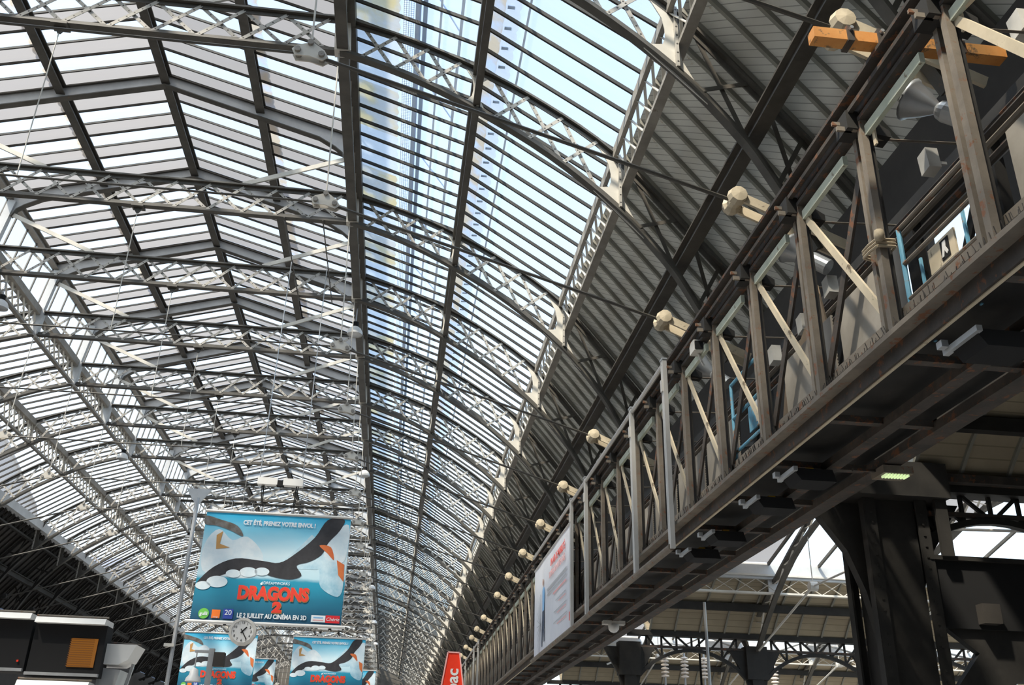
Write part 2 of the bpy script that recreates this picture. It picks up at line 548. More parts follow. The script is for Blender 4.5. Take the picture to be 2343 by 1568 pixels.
# ------------------------------------------------------------------ roof trusses
def hourglass(x, wt, wb_, waist, n=7):
    """web plate standing at x between the chords, flared at both ends"""
    zb, zt = at_x(BOT, x) if x > 6.3 else ZB, at_x(TOP, x) if x > 6.3 else ZT
    L, R = [], []
    for k in range(n + 1):
        t = k / n
        e = wb_ * max(0, 1 - t / 0.42) ** 2.2 + wt * max(0, (t - 0.58) / 0.42) ** 2.2
        hl = waist + e
        for side, lst in ((-1, L), (1, R)):
            xx = x + side * hl
            b = at_x(BOT, xx) if xx > 6.3 else ZB
            tt = at_x(TOP, xx) if xx > 6.3 else ZT
            lst.append((xx, b + (tt - b) * t))
    return L + R[::-1]
def build_truss_meshes():
    P = []                      # (name, mesh, label)
    def add(name, mb, mat, lab=None, smooth=False):
        P.append((name, mb.mesh(name, mat), lab))
    # middle chords
    for nm, z, sg in (('bottom_chord', ZB, 1), ('top_chord', ZT, -1)):
        m = MB().beam((-6.2, 0, z), (6.2, 0, z), 0.20, 0.05)
        m.beam((-6.2, 0, z + sg * 0.07), (6.2, 0, z + sg * 0.07), 0.03, 0.13)
        add(nm, m, IRON_D)  # same paint as the bars; unlit undersides put in as dark
    xs = [-5.82 + k * 0.97 for k in range(13)]
    for a, b in zip(xs, xs[1:]):
        for za, zb, yy in ((ZB + 0.06, ZT - 0.06, -0.02), (ZT - 0.06, ZB + 0.06, 0.02)):
            add('lattice_bar', MB().beam((a, yy, za), (b, yy, zb), 0.014, 0.085), RIVET)
    for s in (1, -1):
        c_b, c_t = mir(BOT, s), mir(TOP, s)
        for nm, src, so_, mt in (('bottom_chord', BOT, 1, IRON_D), ('top_chord', TOP, -1, IRON_D)):
            for x0, x1, dk in ((src[0][0], 12.75, False), (12.75, src[-1][0], True)):
                cc = mir(cut(src, x0, x1), s)
                m = MB().sweep(cc, 0.20, 0.05)
                m.sweep(cc, 0.03, 0.13, so_ * 0.07)
                add('haunch_chord' if dk else nm, m, BLACK if dk and s < 0 else mt)  # left haunch blackened to stand for the shade there
        for x0, x1, n in ((6.62, 8.92, 3), (9.72, 12.1, 3), (12.95, 13.85, 1), (14.2, 14.75, 1)):
            for k in range(n):
                a = x0 + (x1 - x0) * k / n
                b = x0 + (x1 - x0) * (k + 1) / n
                for fa, fb, yy in ((BOT, TOP, -0.02), (TOP, BOT, 0.02)):
                    za, zb = at_x(fa, a), at_x(fb, b)
                    add('lattice_bar', MB().beam((s * a, yy, za + (0.05 if fa is BOT else -0.05)), (s * b, yy, zb + (0.05 if fb is BOT else -0.05)), 0.014, 0.085), RIVET if x0 < 12.6 else (IRON_D if s > 0 else BLACK))  # bars below the boarding darkened, their shadow put into the colour
        for x, wt, wb_, ws in ((9.3, 0.42, 0.30, 0.07), (12.52, 0.55, 0.62, 0.12)):
            m = MB().poly([(s * px, pz) for px, pz in hourglass(x, wt, wb_, ws)], 'y', 0.0, 0.022)
            add('gusset_plate', m, IRON_L if s > 0 or x < 12 else IRON_D)  # left edge plate takes the dark tone for shade
            zb, zt = at_x(BOT, x), at_x(TOP, x)
            m = MB().beam((s * (x + ws * 0.6), 0, zb + 0.03), (s * (x + ws * 0.6), 0, zt - 0.03), 0.055, 0.20, up=(0, 1, 0))
            add('node_angle', m, RIVET)
        # lantern post, knee, rafter, brace
        m = MB().beam((s * 6.2, 0, ZB - 0.02), (s * 6.12, 0, ZT + 0.02), 0.36, 0.26, up=(0, 1, 0))
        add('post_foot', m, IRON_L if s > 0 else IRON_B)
        m = MB().beam((s * 6.12, 0, ZT + 0.02), (s * 5.86, 0, 19.55), 0.26, 0.22, up=(0, 1, 0))
        add('lantern_post', m, IRON_B)
        rt = lambda x: 21.58 - 0.288 * x
        web = [(s * 0.0, rt(0)), (s * 5.95, rt(5.95)), (s * 5.95, 19.2), (s * 5.78, 18.95), (s * 5.66, 19.22), (s * 5.42, 19.42), (s * 4.9, rt(4.9) - 0.44), (s * 0.0, rt(0) - 0.40)]
        m = MB().poly(web, 'y', 0, 0.03)
        add('lantern_rafter', m, IRON_B)
        m = MB().sweep(mir([(0, rt(0)), (6.0, rt(6.0))], s), 0.2, 0.03)
        add('rafter_top_flange', m, IRON_D)
        m = MB().sweep(mir([(0, rt(0) - 0.40), (4.9, rt(4.9) - 0.44), (5.42, 19.42), (5.66, 19.22), (5.78, 18.95)], s), 0.22, 0.03)
        add('rafter_bottom_flange', m, IRON_D)
        add('lantern_brace', MB().beam((s * 2.85, 0, ZT + 0.04), (s * 5.8, 0, 19.05), 0.14, 0.06, up=(0, 1, 0)), IRON_L)
        # tie gear
        tx, tz = s * 6.24, 12.67
        for yy in (-0.07, 0.07):
            pl = [(tx - s * 0.30, tz + 0.05), (tx - s * 0.22, tz + 0.14), (tx - s * 0.05, tz + 0.20), (tx, tz + 0.30), (tx + s * 0.07, tz + 0.2), (tx + s * 0.24, tz + 0.07), (tx + s * 0.31, tz - 0.06), (tx + s * 0.22, tz - 0.14), (tx, tz - 0.07), (tx - s * 0.24, tz - 0.07)]
            add('tie_plate', MB().poly(pl, 'y', yy, 0.025), IRON_L)
        for px, pz in ((tx - s * 0.2, tz + 0.03), (tx + s * 0.2, tz - 0.03), (tx, tz + 0.2)):
            add('tie_pin', MB().tube((px, -0.13, pz), (px, 0.13, pz), 0.055, 8), IRON)
        add('hanger_rod', MB().tube((tx, 0, tz + 0.2), (s * 6.12, 0, ZB), 0.018, 5), IRON_L)
        wx, wz = s * 13.43, 10.52
        add('tie_rod', MB().tube((tx + s * 0.2, 0, tz - 0.03), (wx, 0, wz), 0.034, 6), IRON_D)
        for yy in (-0.16, 0.16):
            add('strut', MB().beam((wx, yy, wz), (s * 15.2, yy, 9.75), 0.05, 0.16), CREAM if s > 0 else RAFT_D)  # left struts and joints darkened, shade as colour
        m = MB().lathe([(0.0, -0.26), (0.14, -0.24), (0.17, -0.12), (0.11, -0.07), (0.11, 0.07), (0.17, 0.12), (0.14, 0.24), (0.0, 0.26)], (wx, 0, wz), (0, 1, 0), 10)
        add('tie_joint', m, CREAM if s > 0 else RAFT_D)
    add('tie_rod', MB().tube((-6.05, 0, 12.7), (6.05, 0, 12.7), 0.024, 6), IRON_D)
    add('centre_hanger', MB().tube((0, 0, 12.7), (0, 0, ZB), 0.014, 5), IRON_L)
    m = MB().box((0, 0, ZB - 0.06), (0.35, 0.3, 0.05))
    m.poly([(-0.14, ZB - 0.08), (0.14, ZB - 0.08), (0.03, ZB - 0.26), (-0.03, ZB - 0.26)], 'y', 0, 0.05)
    add('hanger_bracket', m, IRON_D)
    return P
ORD = ['first', 'second', 'third', 'fourth', 'fifth', 'sixth', 'seventh', 'eighth', 'ninth', 'tenth', 'eleventh', 'twelfth', 'thirteenth',
       'fourteenth', 'fifteenth', 'sixteenth', 'seventeenth', 'eighteenth', 'nineteenth', 'twentieth', 'twenty-first', 'twenty-second',
       'twenty-third', 'twenty-fourth', 'twenty-fifth', 'twenty-sixth', 'twenty-seventh', 'twenty-eighth']
TP = build_truss_meshes()
for i, y in enumerate(YS[:N_NEAR]):
    if i == 0:
        lab = 'grey riveted lattice roof truss straight above the front end of the gantry'
    else:
        lab = 'grey riveted lattice roof truss with lantern frame and tie rods, %s from the front' % ORD[i]
    t = thing('roof_truss', (XC, y, 0), lab, 'roof truss', 'lattice trusses across the hall roof')
    for nm, me, l in TP:
        put(nm, me, t)
# far trusses: their pieces are too small to tell apart, one part per member kind
far = {}
for nm, me, l in TP:
    far.setdefault((nm, me.materials[0].name), []).append(me)
FARP = []
for (nm, mname), mes in far.items():
    vs, fs = [], []
    for me in mes:
        k = len(vs)
        vs += [tuple(v.co) for v in me.vertices]
        fs += [tuple(k + j for j in p.vertices) for p in me.polygons]
    m2 = bpy.data.meshes.new(nm)
    m2.from_pydata(vs, [], fs)
    m2.uv_layers.new(name='UVMap').data.foreach_set('uv', [9.0] * (2 * sum(len(f) for f in fs)))
    m2.materials.append(MAT[mname] if mname in MAT else mes[0].materials[0])
    FARP.append((nm, m2))
for i, y in enumerate(YS[N_NEAR:]):
    t = thing('roof_truss', (XC, y, 0), 'small distant lattice roof truss, %s from the front' % ORD[N_NEAR + i], 'roof truss', 'lattice trusses across the hall roof')
    for nm, m2 in FARP:
        put(nm, m2, t, kind='stuff')

# ------------------------------------------------------------------ glazing
def bays():
    e = [-2.0] + YS
    for a, b in zip(e, e[1:]):
        yield a, b, max(1, round((b - a) / 0.62))
def strip(name, p, q, mats, y_min, bar=(0.042, 0.07), bar_mat=BAR, drop=0.05):
    """one glazed slope: panes and glazing bars between hall points p and q (x,z)"""
    root = structure(name)
    p, q = Vector((p[0] + XC, 0, p[1])), Vector((q[0] + XC, 0, q[1]))
    d = (q - p).normalized()
    n = Vector((-d.z, 0, d.x))
    if n.z < 0:
        n = -n
    cache = {}
    farm = [MB() for _ in mats]
    farb = MB()
    idx = 0
    for a, b, cnt in bays():
        wd = (b - a) / cnt
        for k in range(cnt):
            y0 = a + k * wd
            mi = idx % len(mats)
            idx += 1
            if y_min <= b and y0 < Y_NEAR - 4:
                key = (round(wd, 4), mi)
                if key not in cache:
                    cache[key] = MB()
                    cache[key].quad(p, p + Vector((0, wd, 0)), q + Vector((0, wd, 0)), q)
                    cache[key] = cache[key].mesh('pane', mats[mi])
                put('pane', cache[key], root, (0, y0, 0))
                if k > 0 or True:
                    if 'bar' not in cache:
                        cache['bar'] = MB().beam(p - n * drop, q - n * drop, bar[0], bar[1], up=n).mesh('glazing_bar', bar_mat)
                    put('glazing_bar', cache['bar'], root, (0, y0, 0))
            else:
                o = Vector((0, y0, 0))
                farm[mi].quad(p + o, p + o + Vector((0, wd, 0)), q + o + Vector((0, wd, 0)), q + o)
                farb.beam(p - n * drop + o, q - n * drop + o, bar[0], bar[1], up=n)
    for mi, m in enumerate(farm):
        if m.f:
            part('pane', m, mats[mi], root, kind='stuff')
    part('glazing_bar', farb, bar_mat, root, kind='stuff')
    rear_blocker = MB()  # unseen solid roof behind the camera, added to cut the light
    rear_blocker.quad(p + Vector((0, -12, 0)), p + Vector((0, -2, 0)), q + Vector((0, -2, 0)), q + Vector((0, -12, 0)))
    part('board_panel', rear_blocker, RAFT_D, root)
    return root
rz = lambda x: 21.70 - 0.288 * x
for s in (1, -1):
    strip('ceiling', (s * 0.08, rz(0.08)), (s * 3.0, rz(3.0)), [SKY_C, SKY_B], 12.0)
    strip('ceiling', (s * 3.0, rz(3.0)), (s * 6.05, rz(6.05)), [SKY_C, SKY_B], 10.0)
    mats = [SKY_A] if s > 0 else [SKY_W]
    strip('ceiling', (s * 6.35, 17.86), (s * 9.32, 16.86), mats, 8.0, bar=(0.048, 0.08))
    strip('ceiling', (s * 9.32, 16.86), (s * 12.5, 14.82), mats, 4.0, bar=(0.048, 0.08))
# lantern side walls: panes between mullions
for s, nm in ((1, 'wall_lantern_right'), (-1, 'wall_lantern_left')):
    root = structure(nm)
    c = {}
    fm, fb = MB(), MB()
    x0, x1 = XC + s * 6.02, XC + s * 6.3
    for a, b, _ in bays():
        cnt = max(3, round((b - a) / 0.95))
        wd = (b - a) / cnt
        for k in range(cnt):
            y0 = a + k * wd
            A, B = Vector((x0, 0, 19.85)), Vector((x1, 0, 18.05))
            W = Vector((0, wd, 0))
            if b > 12 and y0 < Y_NEAR - 4:
                key = round(wd, 3)
                if key not in c:
                    m = MB()
                    m.quad(A, A + W, B + W, B)
                    c[key] = m.mesh('pane', SKY_A if s > 0 else SKY_W)
                put('pane', c[key], root, (0, y0, 0))
                if 'm' not in c:
                    c['m'] = MB().beam(A, B, 0.05, 0.06).mesh('mullion', IRON_D)
                put('mullion', c['m'], root, (0, y0, 0))
            else:
                o = Vector((0, y0, 0))
                fm.quad(A + o, A + o + W, B + o + W, B + o)
                fb.beam(A + o, B + o, 0.05, 0.06)
    part('pane', fm, SKY_W, root, kind='stuff')
    part('mullion', fb, IRON_D, root, kind='stuff')

# grimy scalloped flashing sheets lapped over the upper edges of the panes
def flashing(p, q, mat, amp, y0, y1, pitch):
    root = structure('trim_flashing')
    P, Q = Vector((p[0] + XC, 0, p[1])), Vector((q[0] + XC, 0, q[1]))
    d = (Q - P).normalized()
    m = MB()
    k = 10
    for j in range(k):
        a, b = pitch * j / k, pitch * (j + 1) / k
        ea, eb = amp * abs(math.sin(2 * math.pi * j / k)), amp * abs(math.sin(2 * math.pi * (j + 1) / k))
        m.quad(P + Vector((0, a, 0)), P + Vector((0, b, 0)), Q + d * eb + Vector((0, b, 0)), Q + d * ea + Vector((0, a, 0)))
    mes = [m.mesh('lapped_sheet', mt) for mt in mat]
    cnt = int((y1 - y0) / pitch)
    near = min(cnt, 150)
    for j in range(near):
        put('lapped_sheet', mes[(j * 7 // 3) % len(mes)], root, (0, y0 + j * pitch, 0))
    return root
flashing((6.35, 17.93), (7.42, 17.57), [SKY_F, SKY_F2], 0.05, 12, 75, 0.62)
flashing((9.36, 16.92), (9.72, 16.68), [SKY_G], 0.02, 8, 70, 0.62)
flashing((9.72, 16.70), (10.02, 16.50), [SKY_F2], 0.05, 8, 70, 0.62)
flashing((3.05, rz(3.05) + 0.05), (3.36, rz(3.36) + 0.05), [SKY_G], 0.05, 16, 70, 0.6)
flashing((-3.05, rz(3.05) + 0.05), (-3.36, rz(3.36) + 0.05), [SKY_G], 0.05, 16, 70, 0.6)

root = structure('trim_clip', (XC, 0, 0))
m_clip = MB().box((9.84, 0.3, 16.58), (0.15, 0.09, 0.02)).mesh('sheet_clip', BLUE_SH)
for j in range(100):
    put('sheet_clip', m_clip, root, (0, 8 + j * 0.62, 0))
part('rail', MB().box((10.22, 40, 16.44), (0.05, 66, 0.04)), BLUE_SH, root)

# scaffold walkway and safety net lying on the outside of the roof glass
t = thing('roof_walkway', (XC, 40, 17.9), 'blue-grey scaffold rails and net seen through the clear roof glass beside the lantern', 'walkway')
for xh, wv in ((7.86, 0.13), (8.02, 0.10), (8.38, 0.05), (8.85, 0.07)):
    zz = 17.86 - 0.337 * (xh - 6.35) + 0.22
    part('rail', MB().box((xh, 0, zz - 17.9), (wv, 72, 0.05)), BLUE_SH, t)
m = MB()
for k in range(1100):
    m.box((7.64, -35 + k * 0.064, -0.25), (0.24, 0.012, 0.01))
for k in range(5):
    m.box((7.53 + 0.055 * k, 0, -0.25), (0.010, 70, 0.01))
part('safety_net', m, BLUE_SH, t, kind='stuff')
m = MB()
for k in range(22):
    a = -34 + k * 3.2
    m.beam((7.98, a, -0.2), (8.85, a + 1.4, -0.4), 0.03, 0.03)
part('bracing', m, BLUE_SH, t, kind='stuff')

# ------------------------------------------------------------------ longitudinal members
def long_beam(xh, z, wv, hv, mat, label, y0=2.0, y1=150.0):
    o = thing('purlin', (XC + xh, y0, z), label, 'purlin')
    L = y1 - y0
    m = MB().box((0, L / 2, hv / 2 - 0.02), (wv, L, 0.04))
    m.box((0, L / 2, -hv / 2 + 0.02), (wv, L, 0.04))
    part('flange', m, mat, o)
    part('web', MB().box((0, L / 2, 0), (0.04 if wv < 0.35 else wv * 0.8, L, hv - 0.06)), mat, o)
    return o
long_beam(0, 21.42, 0.26, 0.36, IRON_D, 'dark ridge purlin running along the top of the lantern roof')
long_beam(3.0, 20.62, 0.26, 0.30, IRON_D, 'dark lantern purlin between the ridge and the gantry side')
long_beam(-3.0, 20.62, 0.26, 0.30, IRON_D, 'dark lantern purlin between the ridge and the departure board side')
long_beam(5.98, 19.78, 0.24, 0.28, IRON_D, 'lantern eaves beam on the gantry side')
long_beam(-5.98, 19.78, 0.26, 0.30, IRON, 'lantern eaves beam on the departure board side')
long_beam(13.93, 12.05, 0.26, 0.34, IRON_D, 'heavy dark purlin under the grey boarding above the gantry')
long_beam(-13.93, 12.05, 0.26, 0.34, BLACK, 'shade-darkened purlin under the blackened boarding above the departure boards')  # darker copy of the opposite purlin, shade put into its colour
def lattice_girder(xh, zt, zb, wt, ht, wb_, mat_t, mat_l, label, pitch=1.0, xb=None, mat_b=None):
    xb = xh if xb is None else xb
    t = thing('lattice_girder', (XC + xh, 2.0, 0), label, 'girder', 'long lattice girders between the trusses')
    part('top_chord', MB().box((0, 74, zt), (wt, 148, ht)), mat_t, t)
    part('bottom_chord', MB().box((xb - xh, 74, zb), (wb_, 148, 0.10)), mat_b or mat_t, t)
    a, b = Vector((xb - xh, 0, zb)), Vector((0, 0, zt))
    m1 = MB().beam(a, b + Vector((0, pitch, 0)), 0.02, 0.06, up=(1, 0, 0)).mesh('lattice_bar', mat_l)
    m2 = MB().beam(a + Vector((0.03, pitch, 0)), b + Vector((0.03, 0, 0)), 0.02, 0.06, up=(1, 0, 0)).mesh('lattice_bar', mat_l)
    n = int(60 / pitch)
    for k in range(n):
        y = 4.0 + k * pitch
        put('lattice_bar', m1, t, (0, y, 0))
        put('lattice_bar', m2, t, (0, y, 0))
    m = MB()
    for k in range(n, int(140 / pitch)):
        y = Vector((0, 4.0 + k * pitch, 0))
        m.beam(a + y, b + y + Vector((0, pitch, 0)), 0.02, 0.06, up=(1, 0, 0))
        m.beam(a + y + Vector((0.03, pitch, 0)), b + y + Vector((0.03, 0, 0)), 0.02, 0.06, up=(1, 0, 0))
    part('lattice_bar', m, mat_l, t, kind='stuff')
    return t
lattice_girder(6.22, 17.72, 16.82, 0.40, 0.32, 0.26, IRON_D, IRON, 'dark box girder under the lantern edge nearest the gantry', xb=6.2)
lattice_girder(-6.22, 17.72, 16.82, 0.34, 0.30, 0.16, IRON, IRON_L, 'grey lattice girder under the lantern edge nearest the departure boards', 0.6)
lattice_girder(9.32, 16.62, 15.62, 0.22, 0.26, 0.16, IRON_D, IRON, 'dark lattice girder halfway down the clear glass slope')
lattice_girder(-9.32, 16.62, 15.62, 0.28, 0.28, 0.14, IRON, IRON_L, 'grey lattice girder halfway down the milky glass slope', 0.6)
lattice_girder(12.5, 14.62, 13.75, 0.10, 0.26, 0.20, IRON, IRON_L, 'riveted girder where the clear glass meets the grey boarding', 0.62, xb=12.72)
lattice_girder(-12.5, 14.55, 13.75, 0.42, 0.46, 0.2, IRON_B, BLACK, 'blue-grey girder where the milky glass meets the black boarding', 0.62, xb=-12.85, mat_b=BLACK)  # bars and bottom chord blackened to sink into the shade

# ------------------------------------------------------------------ boarded lower slopes with rafters
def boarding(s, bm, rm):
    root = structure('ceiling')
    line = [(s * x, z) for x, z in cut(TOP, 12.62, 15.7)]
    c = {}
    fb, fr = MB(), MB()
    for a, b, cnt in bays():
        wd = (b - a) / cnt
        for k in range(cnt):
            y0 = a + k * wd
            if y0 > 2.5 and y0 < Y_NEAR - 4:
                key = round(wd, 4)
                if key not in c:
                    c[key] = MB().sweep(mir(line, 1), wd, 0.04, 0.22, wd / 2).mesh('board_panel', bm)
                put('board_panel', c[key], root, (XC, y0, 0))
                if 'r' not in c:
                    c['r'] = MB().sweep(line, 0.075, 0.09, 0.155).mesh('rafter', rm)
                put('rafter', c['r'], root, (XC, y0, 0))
            else:
                fb.sweep([(x + XC, z) for x, z in line], wd, 0.04, 0.22, y0 + wd / 2)
                fr.sweep([(x + XC, z) for x, z in line], 0.075, 0.09, 0.155, y0)
    part('board_panel', fb, bm, root, kind='stuff')
    part('rafter', fr, rm, root, kind='stuff')
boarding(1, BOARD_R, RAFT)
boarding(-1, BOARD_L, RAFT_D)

# ------------------------------------------------------------------ side halls beyond the arcade (ridges run across, x direction)
VALLEYS = [12.6, 27.5, 42.4]
XS = [6.6, 10.3, 14.0, 17.7, 21.4, 25.1, 28.8]
BD = cat_rom([(0.1, 5.75), (0.55, 6.18), (1.05, 6.54), (1.97, 7.08)], 3)       # (distance from valley, z) of the boarded slope
X0S, X1S = 7.2, 32.0
def side_slope(yv, sg, idx):
    """half roof rising from the valley yv towards sg (y direction)"""
    root = structure('ceiling')
    cnt = 34
    wd = (X1S - X0S) / cnt
    m = MB()
    pts = BD
    for a, b in zip(pts, pts[1:]):
        m.quad((0, sg * a[0], a[1]), (wd - 0.02, sg * a[0], a[1]), (wd - 0.02, sg * b[0], b[1]), (0, sg * b[0], b[1]))
        m.quad((0, sg * a[0], a[1] + 0.04), (0, sg * b[0], b[1] + 0.04), (wd - 0.02, sg * b[0], b[1] + 0.04), (wd - 0.02, sg * a[0], a[1] + 0.04))
    me = m.mesh('board_panel', BOARD_S)
    rb = MB()
    for a, b in zip(pts, pts[1:]):
        rb.beam((0, sg * a[0], a[1] - 0.03), (0, sg * b[0], b[1] - 0.03), 0.05, 0.05)
    mr = rb.mesh('rafter', RAFT)
    g = MB()
    g.quad((0, sg * 2.1, 7.42), (wd * 2, sg * 2.1, 7.42), (wd * 2, sg * 7.4, 8.78), (0, sg * 7.4, 8.78))
    roofed = idx == 0 and sg < 0            # unseen slope by the camera, boarded to the ridge to stop the sun
    mg = [g.mesh('board_panel', BOARD_S)] * 2 if roofed else [g.mesh('pane', SKY_A), g.mesh('pane', SKY_B)]
    bb = MB().beam((0, sg * 2.1, 7.38), (0, sg * 7.4, 8.74), 0.06, 0.08).mesh('glazing_bar', IRON_D)
    for k in range(cnt):
        x = X0S + k * wd
        put('board_panel', me, root, (x, yv, 0))
        put('rafter', mr, root, (x, yv, 0))
        if k % 2 == 0:
            put('board_panel' if roofed else 'pane', mg[1 if (k // 2) % 3 == 1 else 0], root, (x, yv, 0))
            put('glazing_bar', bb, root, (x, yv, 0))
    part('purlin', MB().box(((X0S + X1S) / 2, yv + sg * 1.0, 6.36), (X1S - X0S, 0.16, 0.2)), BLACK, root)
    part('flashing', MB().box(((X0S + X1S) / 2, yv + sg * 2.05, 7.24), (X1S - X0S, 0.05, 0.34)), IRON_B, root)
    part('flashing', MB().box(((X0S + X1S) / 2, yv + sg * 2.02, 7.08), (X1S - X0S, 0.16, 0.05)), WHITE_D, root)
WHERE = ['nearest the camera', 'in the middle', 'farthest back']
for j, yv in enumerate(VALLEYS):
    side_slope(yv, -1, j)
    side_slope(yv, 1, j)
    # lattice girders carrying the glazed slopes
    for sg in (-1, 1):
        t = thing('lattice_girder', (X0S, yv + sg * 1.98, 0), 'pale lattice girder along the side hall roof, %s, %s the valley' % (WHERE[j], 'before' if sg < 0 else 'behind'), 'girder', 'lattice girders of the side hall')
        L = X1S - X0S
        part('top_chord', MB().box((L / 2, 0, 7.02), (L, 0.14, 0.07)), IRON_B, t)
        part('bottom_chord', MB().box((L / 2, 0, 6.60), (L, 0.16, 0.05)), IRON_L, t)
        m1 = MB().beam((0, 0, 6.62), (0.62, 0, 7.0), 0.012, 0.05, up=(0, 1, 0)).mesh('lattice_bar', IRON_L)
        m2 = MB().beam((0.62, 0.02, 6.62), (0, 0.02, 7.0), 0.012, 0.05, up=(0, 1, 0)).mesh('lattice_bar', IRON_L)
        for k in range(39):
            put('lattice_bar', m1, t, (0.1 + k * 0.62, 0, 0))
            put('lattice_bar', m2, t, (0.1 + k * 0.62, 0, 0))
        for x in XS[1:]:
            part('stiffener', MB().box((x - X0S, 0.03, 6.81), (0.36, 0.05, 0.4)), IRON_B, t)
    # arched valley girder
    t = thing('valley_girder', (XS[0], yv, 0), 'black arched lattice girder under the side hall valley, %s' % WHERE[j], 'girder', 'arched valley girders of the side hall')
    L = X1S - XS[0]
    part('gutter', MB().box((L / 2, 0, 5.70), (L, 0.34, 0.14)), BLACK, t)
    part('rail', MB().box((L / 2, 0, 5.34), (L, 0.08, 0.07)), RUST_D, t)
    for a, b in zip(XS, XS[1:]):
        n = 14
        arc = []
        for k in range(n + 1):
            u = k / n
            arc.append((a - XS[0] + 0.3 + (b - a - 0.6) * u, 4.55 + 0.72 * math.sin(math.pi * u) ** 0.75))
        part('arch_rib', MB().sweep(arc, 0.12, 0.09), BLACK, t)
        m = MB()
        for k in (1, 3, 5, 7, 9, 11, 13):
            x = arc[k][0]
            part('strut', MB().beam((x, 0, arc[k][1]), (x, 0, 5.65), 0.05, 0.05), BLACK, t)
            x2 = arc[min(k + 2, n)][0] if k < 7 else arc[k - 2][0]
            if k != 7:
                part('strut', MB().beam((x2, 0, arc[min(k + 2, n) if k < 7 else k - 2][1]), (x, 0, 5.65), 0.05, 0.05), BLACK, t)
    # columns
    for i, x in enumerate(XS[:-2]):
        if j == 0 and i == 0:
            continue
        t = thing('iron_column', (x, yv, 0), 'dark iron column under the side hall valley %s, %s from the main hall' % (WHERE[j], ORD[i]), 'column', 'side hall columns')
        part('shaft', MB().box((0, 0, 2.35), (0.34, 0.34, 4.7)), BLACK, t)
        m = MB().box((0, 0, 4.98), (0.62, 0.4, 0.9))
        part('capital', m, BLACK, t)
        for s in (-1, 1):
            pts = [(s * 0.17, 3.9), (s * 0.17, 5.3), (s * 0.75, 5.3), (s * 0.55, 4.95), (s * 0.32, 4.55)]
            part('bracket', MB().poly(pts, 'y', 0, 0.1), BLACK, t)
    # arch trusses in the plane of each column row
    if j == 2:
        continue
    y2 = VALLEYS[j + 1]
    for i, x in enumerate(XS[1:6]):
        t = thing('arch_truss', (x, (yv + y2) / 2, 0), 'riveted arch truss spanning the side hall, %s bay, %s from the main hall' % (['nearer', 'farther'][j], ORD[i]), 'roof truss', 'arch trusses of the side hall')
        H = (y2 - yv) / 2
        n = 18
        lo = [(-H + 0.3 + 2 * (H - 0.3) * k / n, 5.3 + 2.75 * (1 - (abs(2 * k / n - 1)) ** 2.2)) for k in range(n + 1)]
        hi = [(-H + 0.3 + 2 * (H - 0.3) * k / n, min(8.65, 6.1 + 2.6 * (1 - abs(2 * k / n - 1) ** 1.4))) for k in range(n + 1)]
        m = MB()
        for a, b in zip(lo, lo[1:]):
            m.beam((0, a[0], a[1]), (0, b[0], b[1]), 0.14, 0.07)
        part('bottom_chord', m, IRON_D, t)
        m = MB()
        for a, b in zip(hi, hi[1:]):
            m.beam((0, a[0], a[1]), (0, b[0], b[1]), 0.14, 0.07)
        part('top_chord', m, IRON_D, t)
        for k in range(n):
            part('lattice_bar', MB().beam((0, lo[k][0], lo[k][1]), (0, hi[k + 1][0], hi[k + 1][1]), 0.015, 0.05, up=(1, 0, 0)), IRON_L, t)
            part('lattice_bar', MB().beam((0.02, hi[k][0], hi[k][1]), (0.02, lo[k + 1][0], lo[k + 1][1]), 0.015, 0.05, up=(1, 0, 0)), IRON_L, t)
        for s in (-1, 1):
            part('tie_rod', MB().tube((0, s * (H - 0.4), 5.3), (0, s * 3.0, 6.35), 0.03), WHITE_D, t)
            part('tie_joint', MB().lathe([(0, -0.12), (0.12, -0.1), (0.12, 0.1), (0, 0.12)], (0, s * 3.0, 6.35), (1, 0, 0), 10), WHITE_D, t)
            part('hanger_rod', MB().tube((0, s * 3.0, 6.35), (0, s * 3.0, 7.7), 0.014, 5), WHITE_D, t)
        part('tie_rod', MB().tube((0, -3.0, 6.35), (0, 3.0, 6.35), 0.025), WHITE_D, t)
# gable glazing closing the side halls
root = structure('window_1', (0, 44.6, 0))
for k in range(34):
    x = X0S + 0.4 + k * 0.72
    m = MB()
    m.quad((0, 0, 2.9), (0.72, 0, 2.9), (0.72, 0, 4.9), (0, 0, 4.9))
    part('pane', m, SKY_W, root, (x, 0, 0))
    part('mullion', MB().box((0, 0, 3.9), (0.06, 0.1, 2.0)), IRON_D, root, (x, 0, 0))
part('sill', MB().box((20, 0, 2.8), (25, 0.3, 0.25)), BLACK, root)
part('transom', MB().box((20, 0, 4.95), (25, 0.2, 0.16)), IRON_D, root)
o = part('wall_back', MB().box((20, 44.8, 1.3), (25, 0.3, 2.7)), WALLD, None); o['kind'] = 'structure'

# big riveted column at the front of the arcade
t = thing('iron_column', (6.85, 12.75, 0), 'massive black riveted column standing under the gantry at the front', 'column', 'side hall columns')
part('shaft', MB().box((0, 0, 2.75), (0.62, 0.66, 5.5)), BLACK, t)
for sx in (-1, 1):
    for sy in (-1, 1):
        m = MB().box((sx * 0.38, sy * 0.40, 2.75), (0.16, 0.03, 5.5))
        m.box((sx * 0.455, sy * 0.34, 2.75), (0.03, 0.14, 5.5))
        for k in range(34):
            m.box((sx * 0.37, sy * 0.42, 0.3 + k * 0.15), (0.03, 0.02, 0.03))
        part('corner_angle', m, BLACK, t)
for s, mt in ((-1, BLACK), (1, BLACK)):
    pts = [(s * 0.3, 3.6), (s * 0.3, 5.5), (s * 1.15, 5.5), (s * 0.95, 5.2), (s * 0.62, 4.75), (s * 0.42, 4.2)]
    part('bracket', MB().poly(pts, 'y', 0, 0.16), mt, t)
part('capital', MB().box((0, 0, 5.7), (1.5, 1.2, 0.5)), BLACK, t)
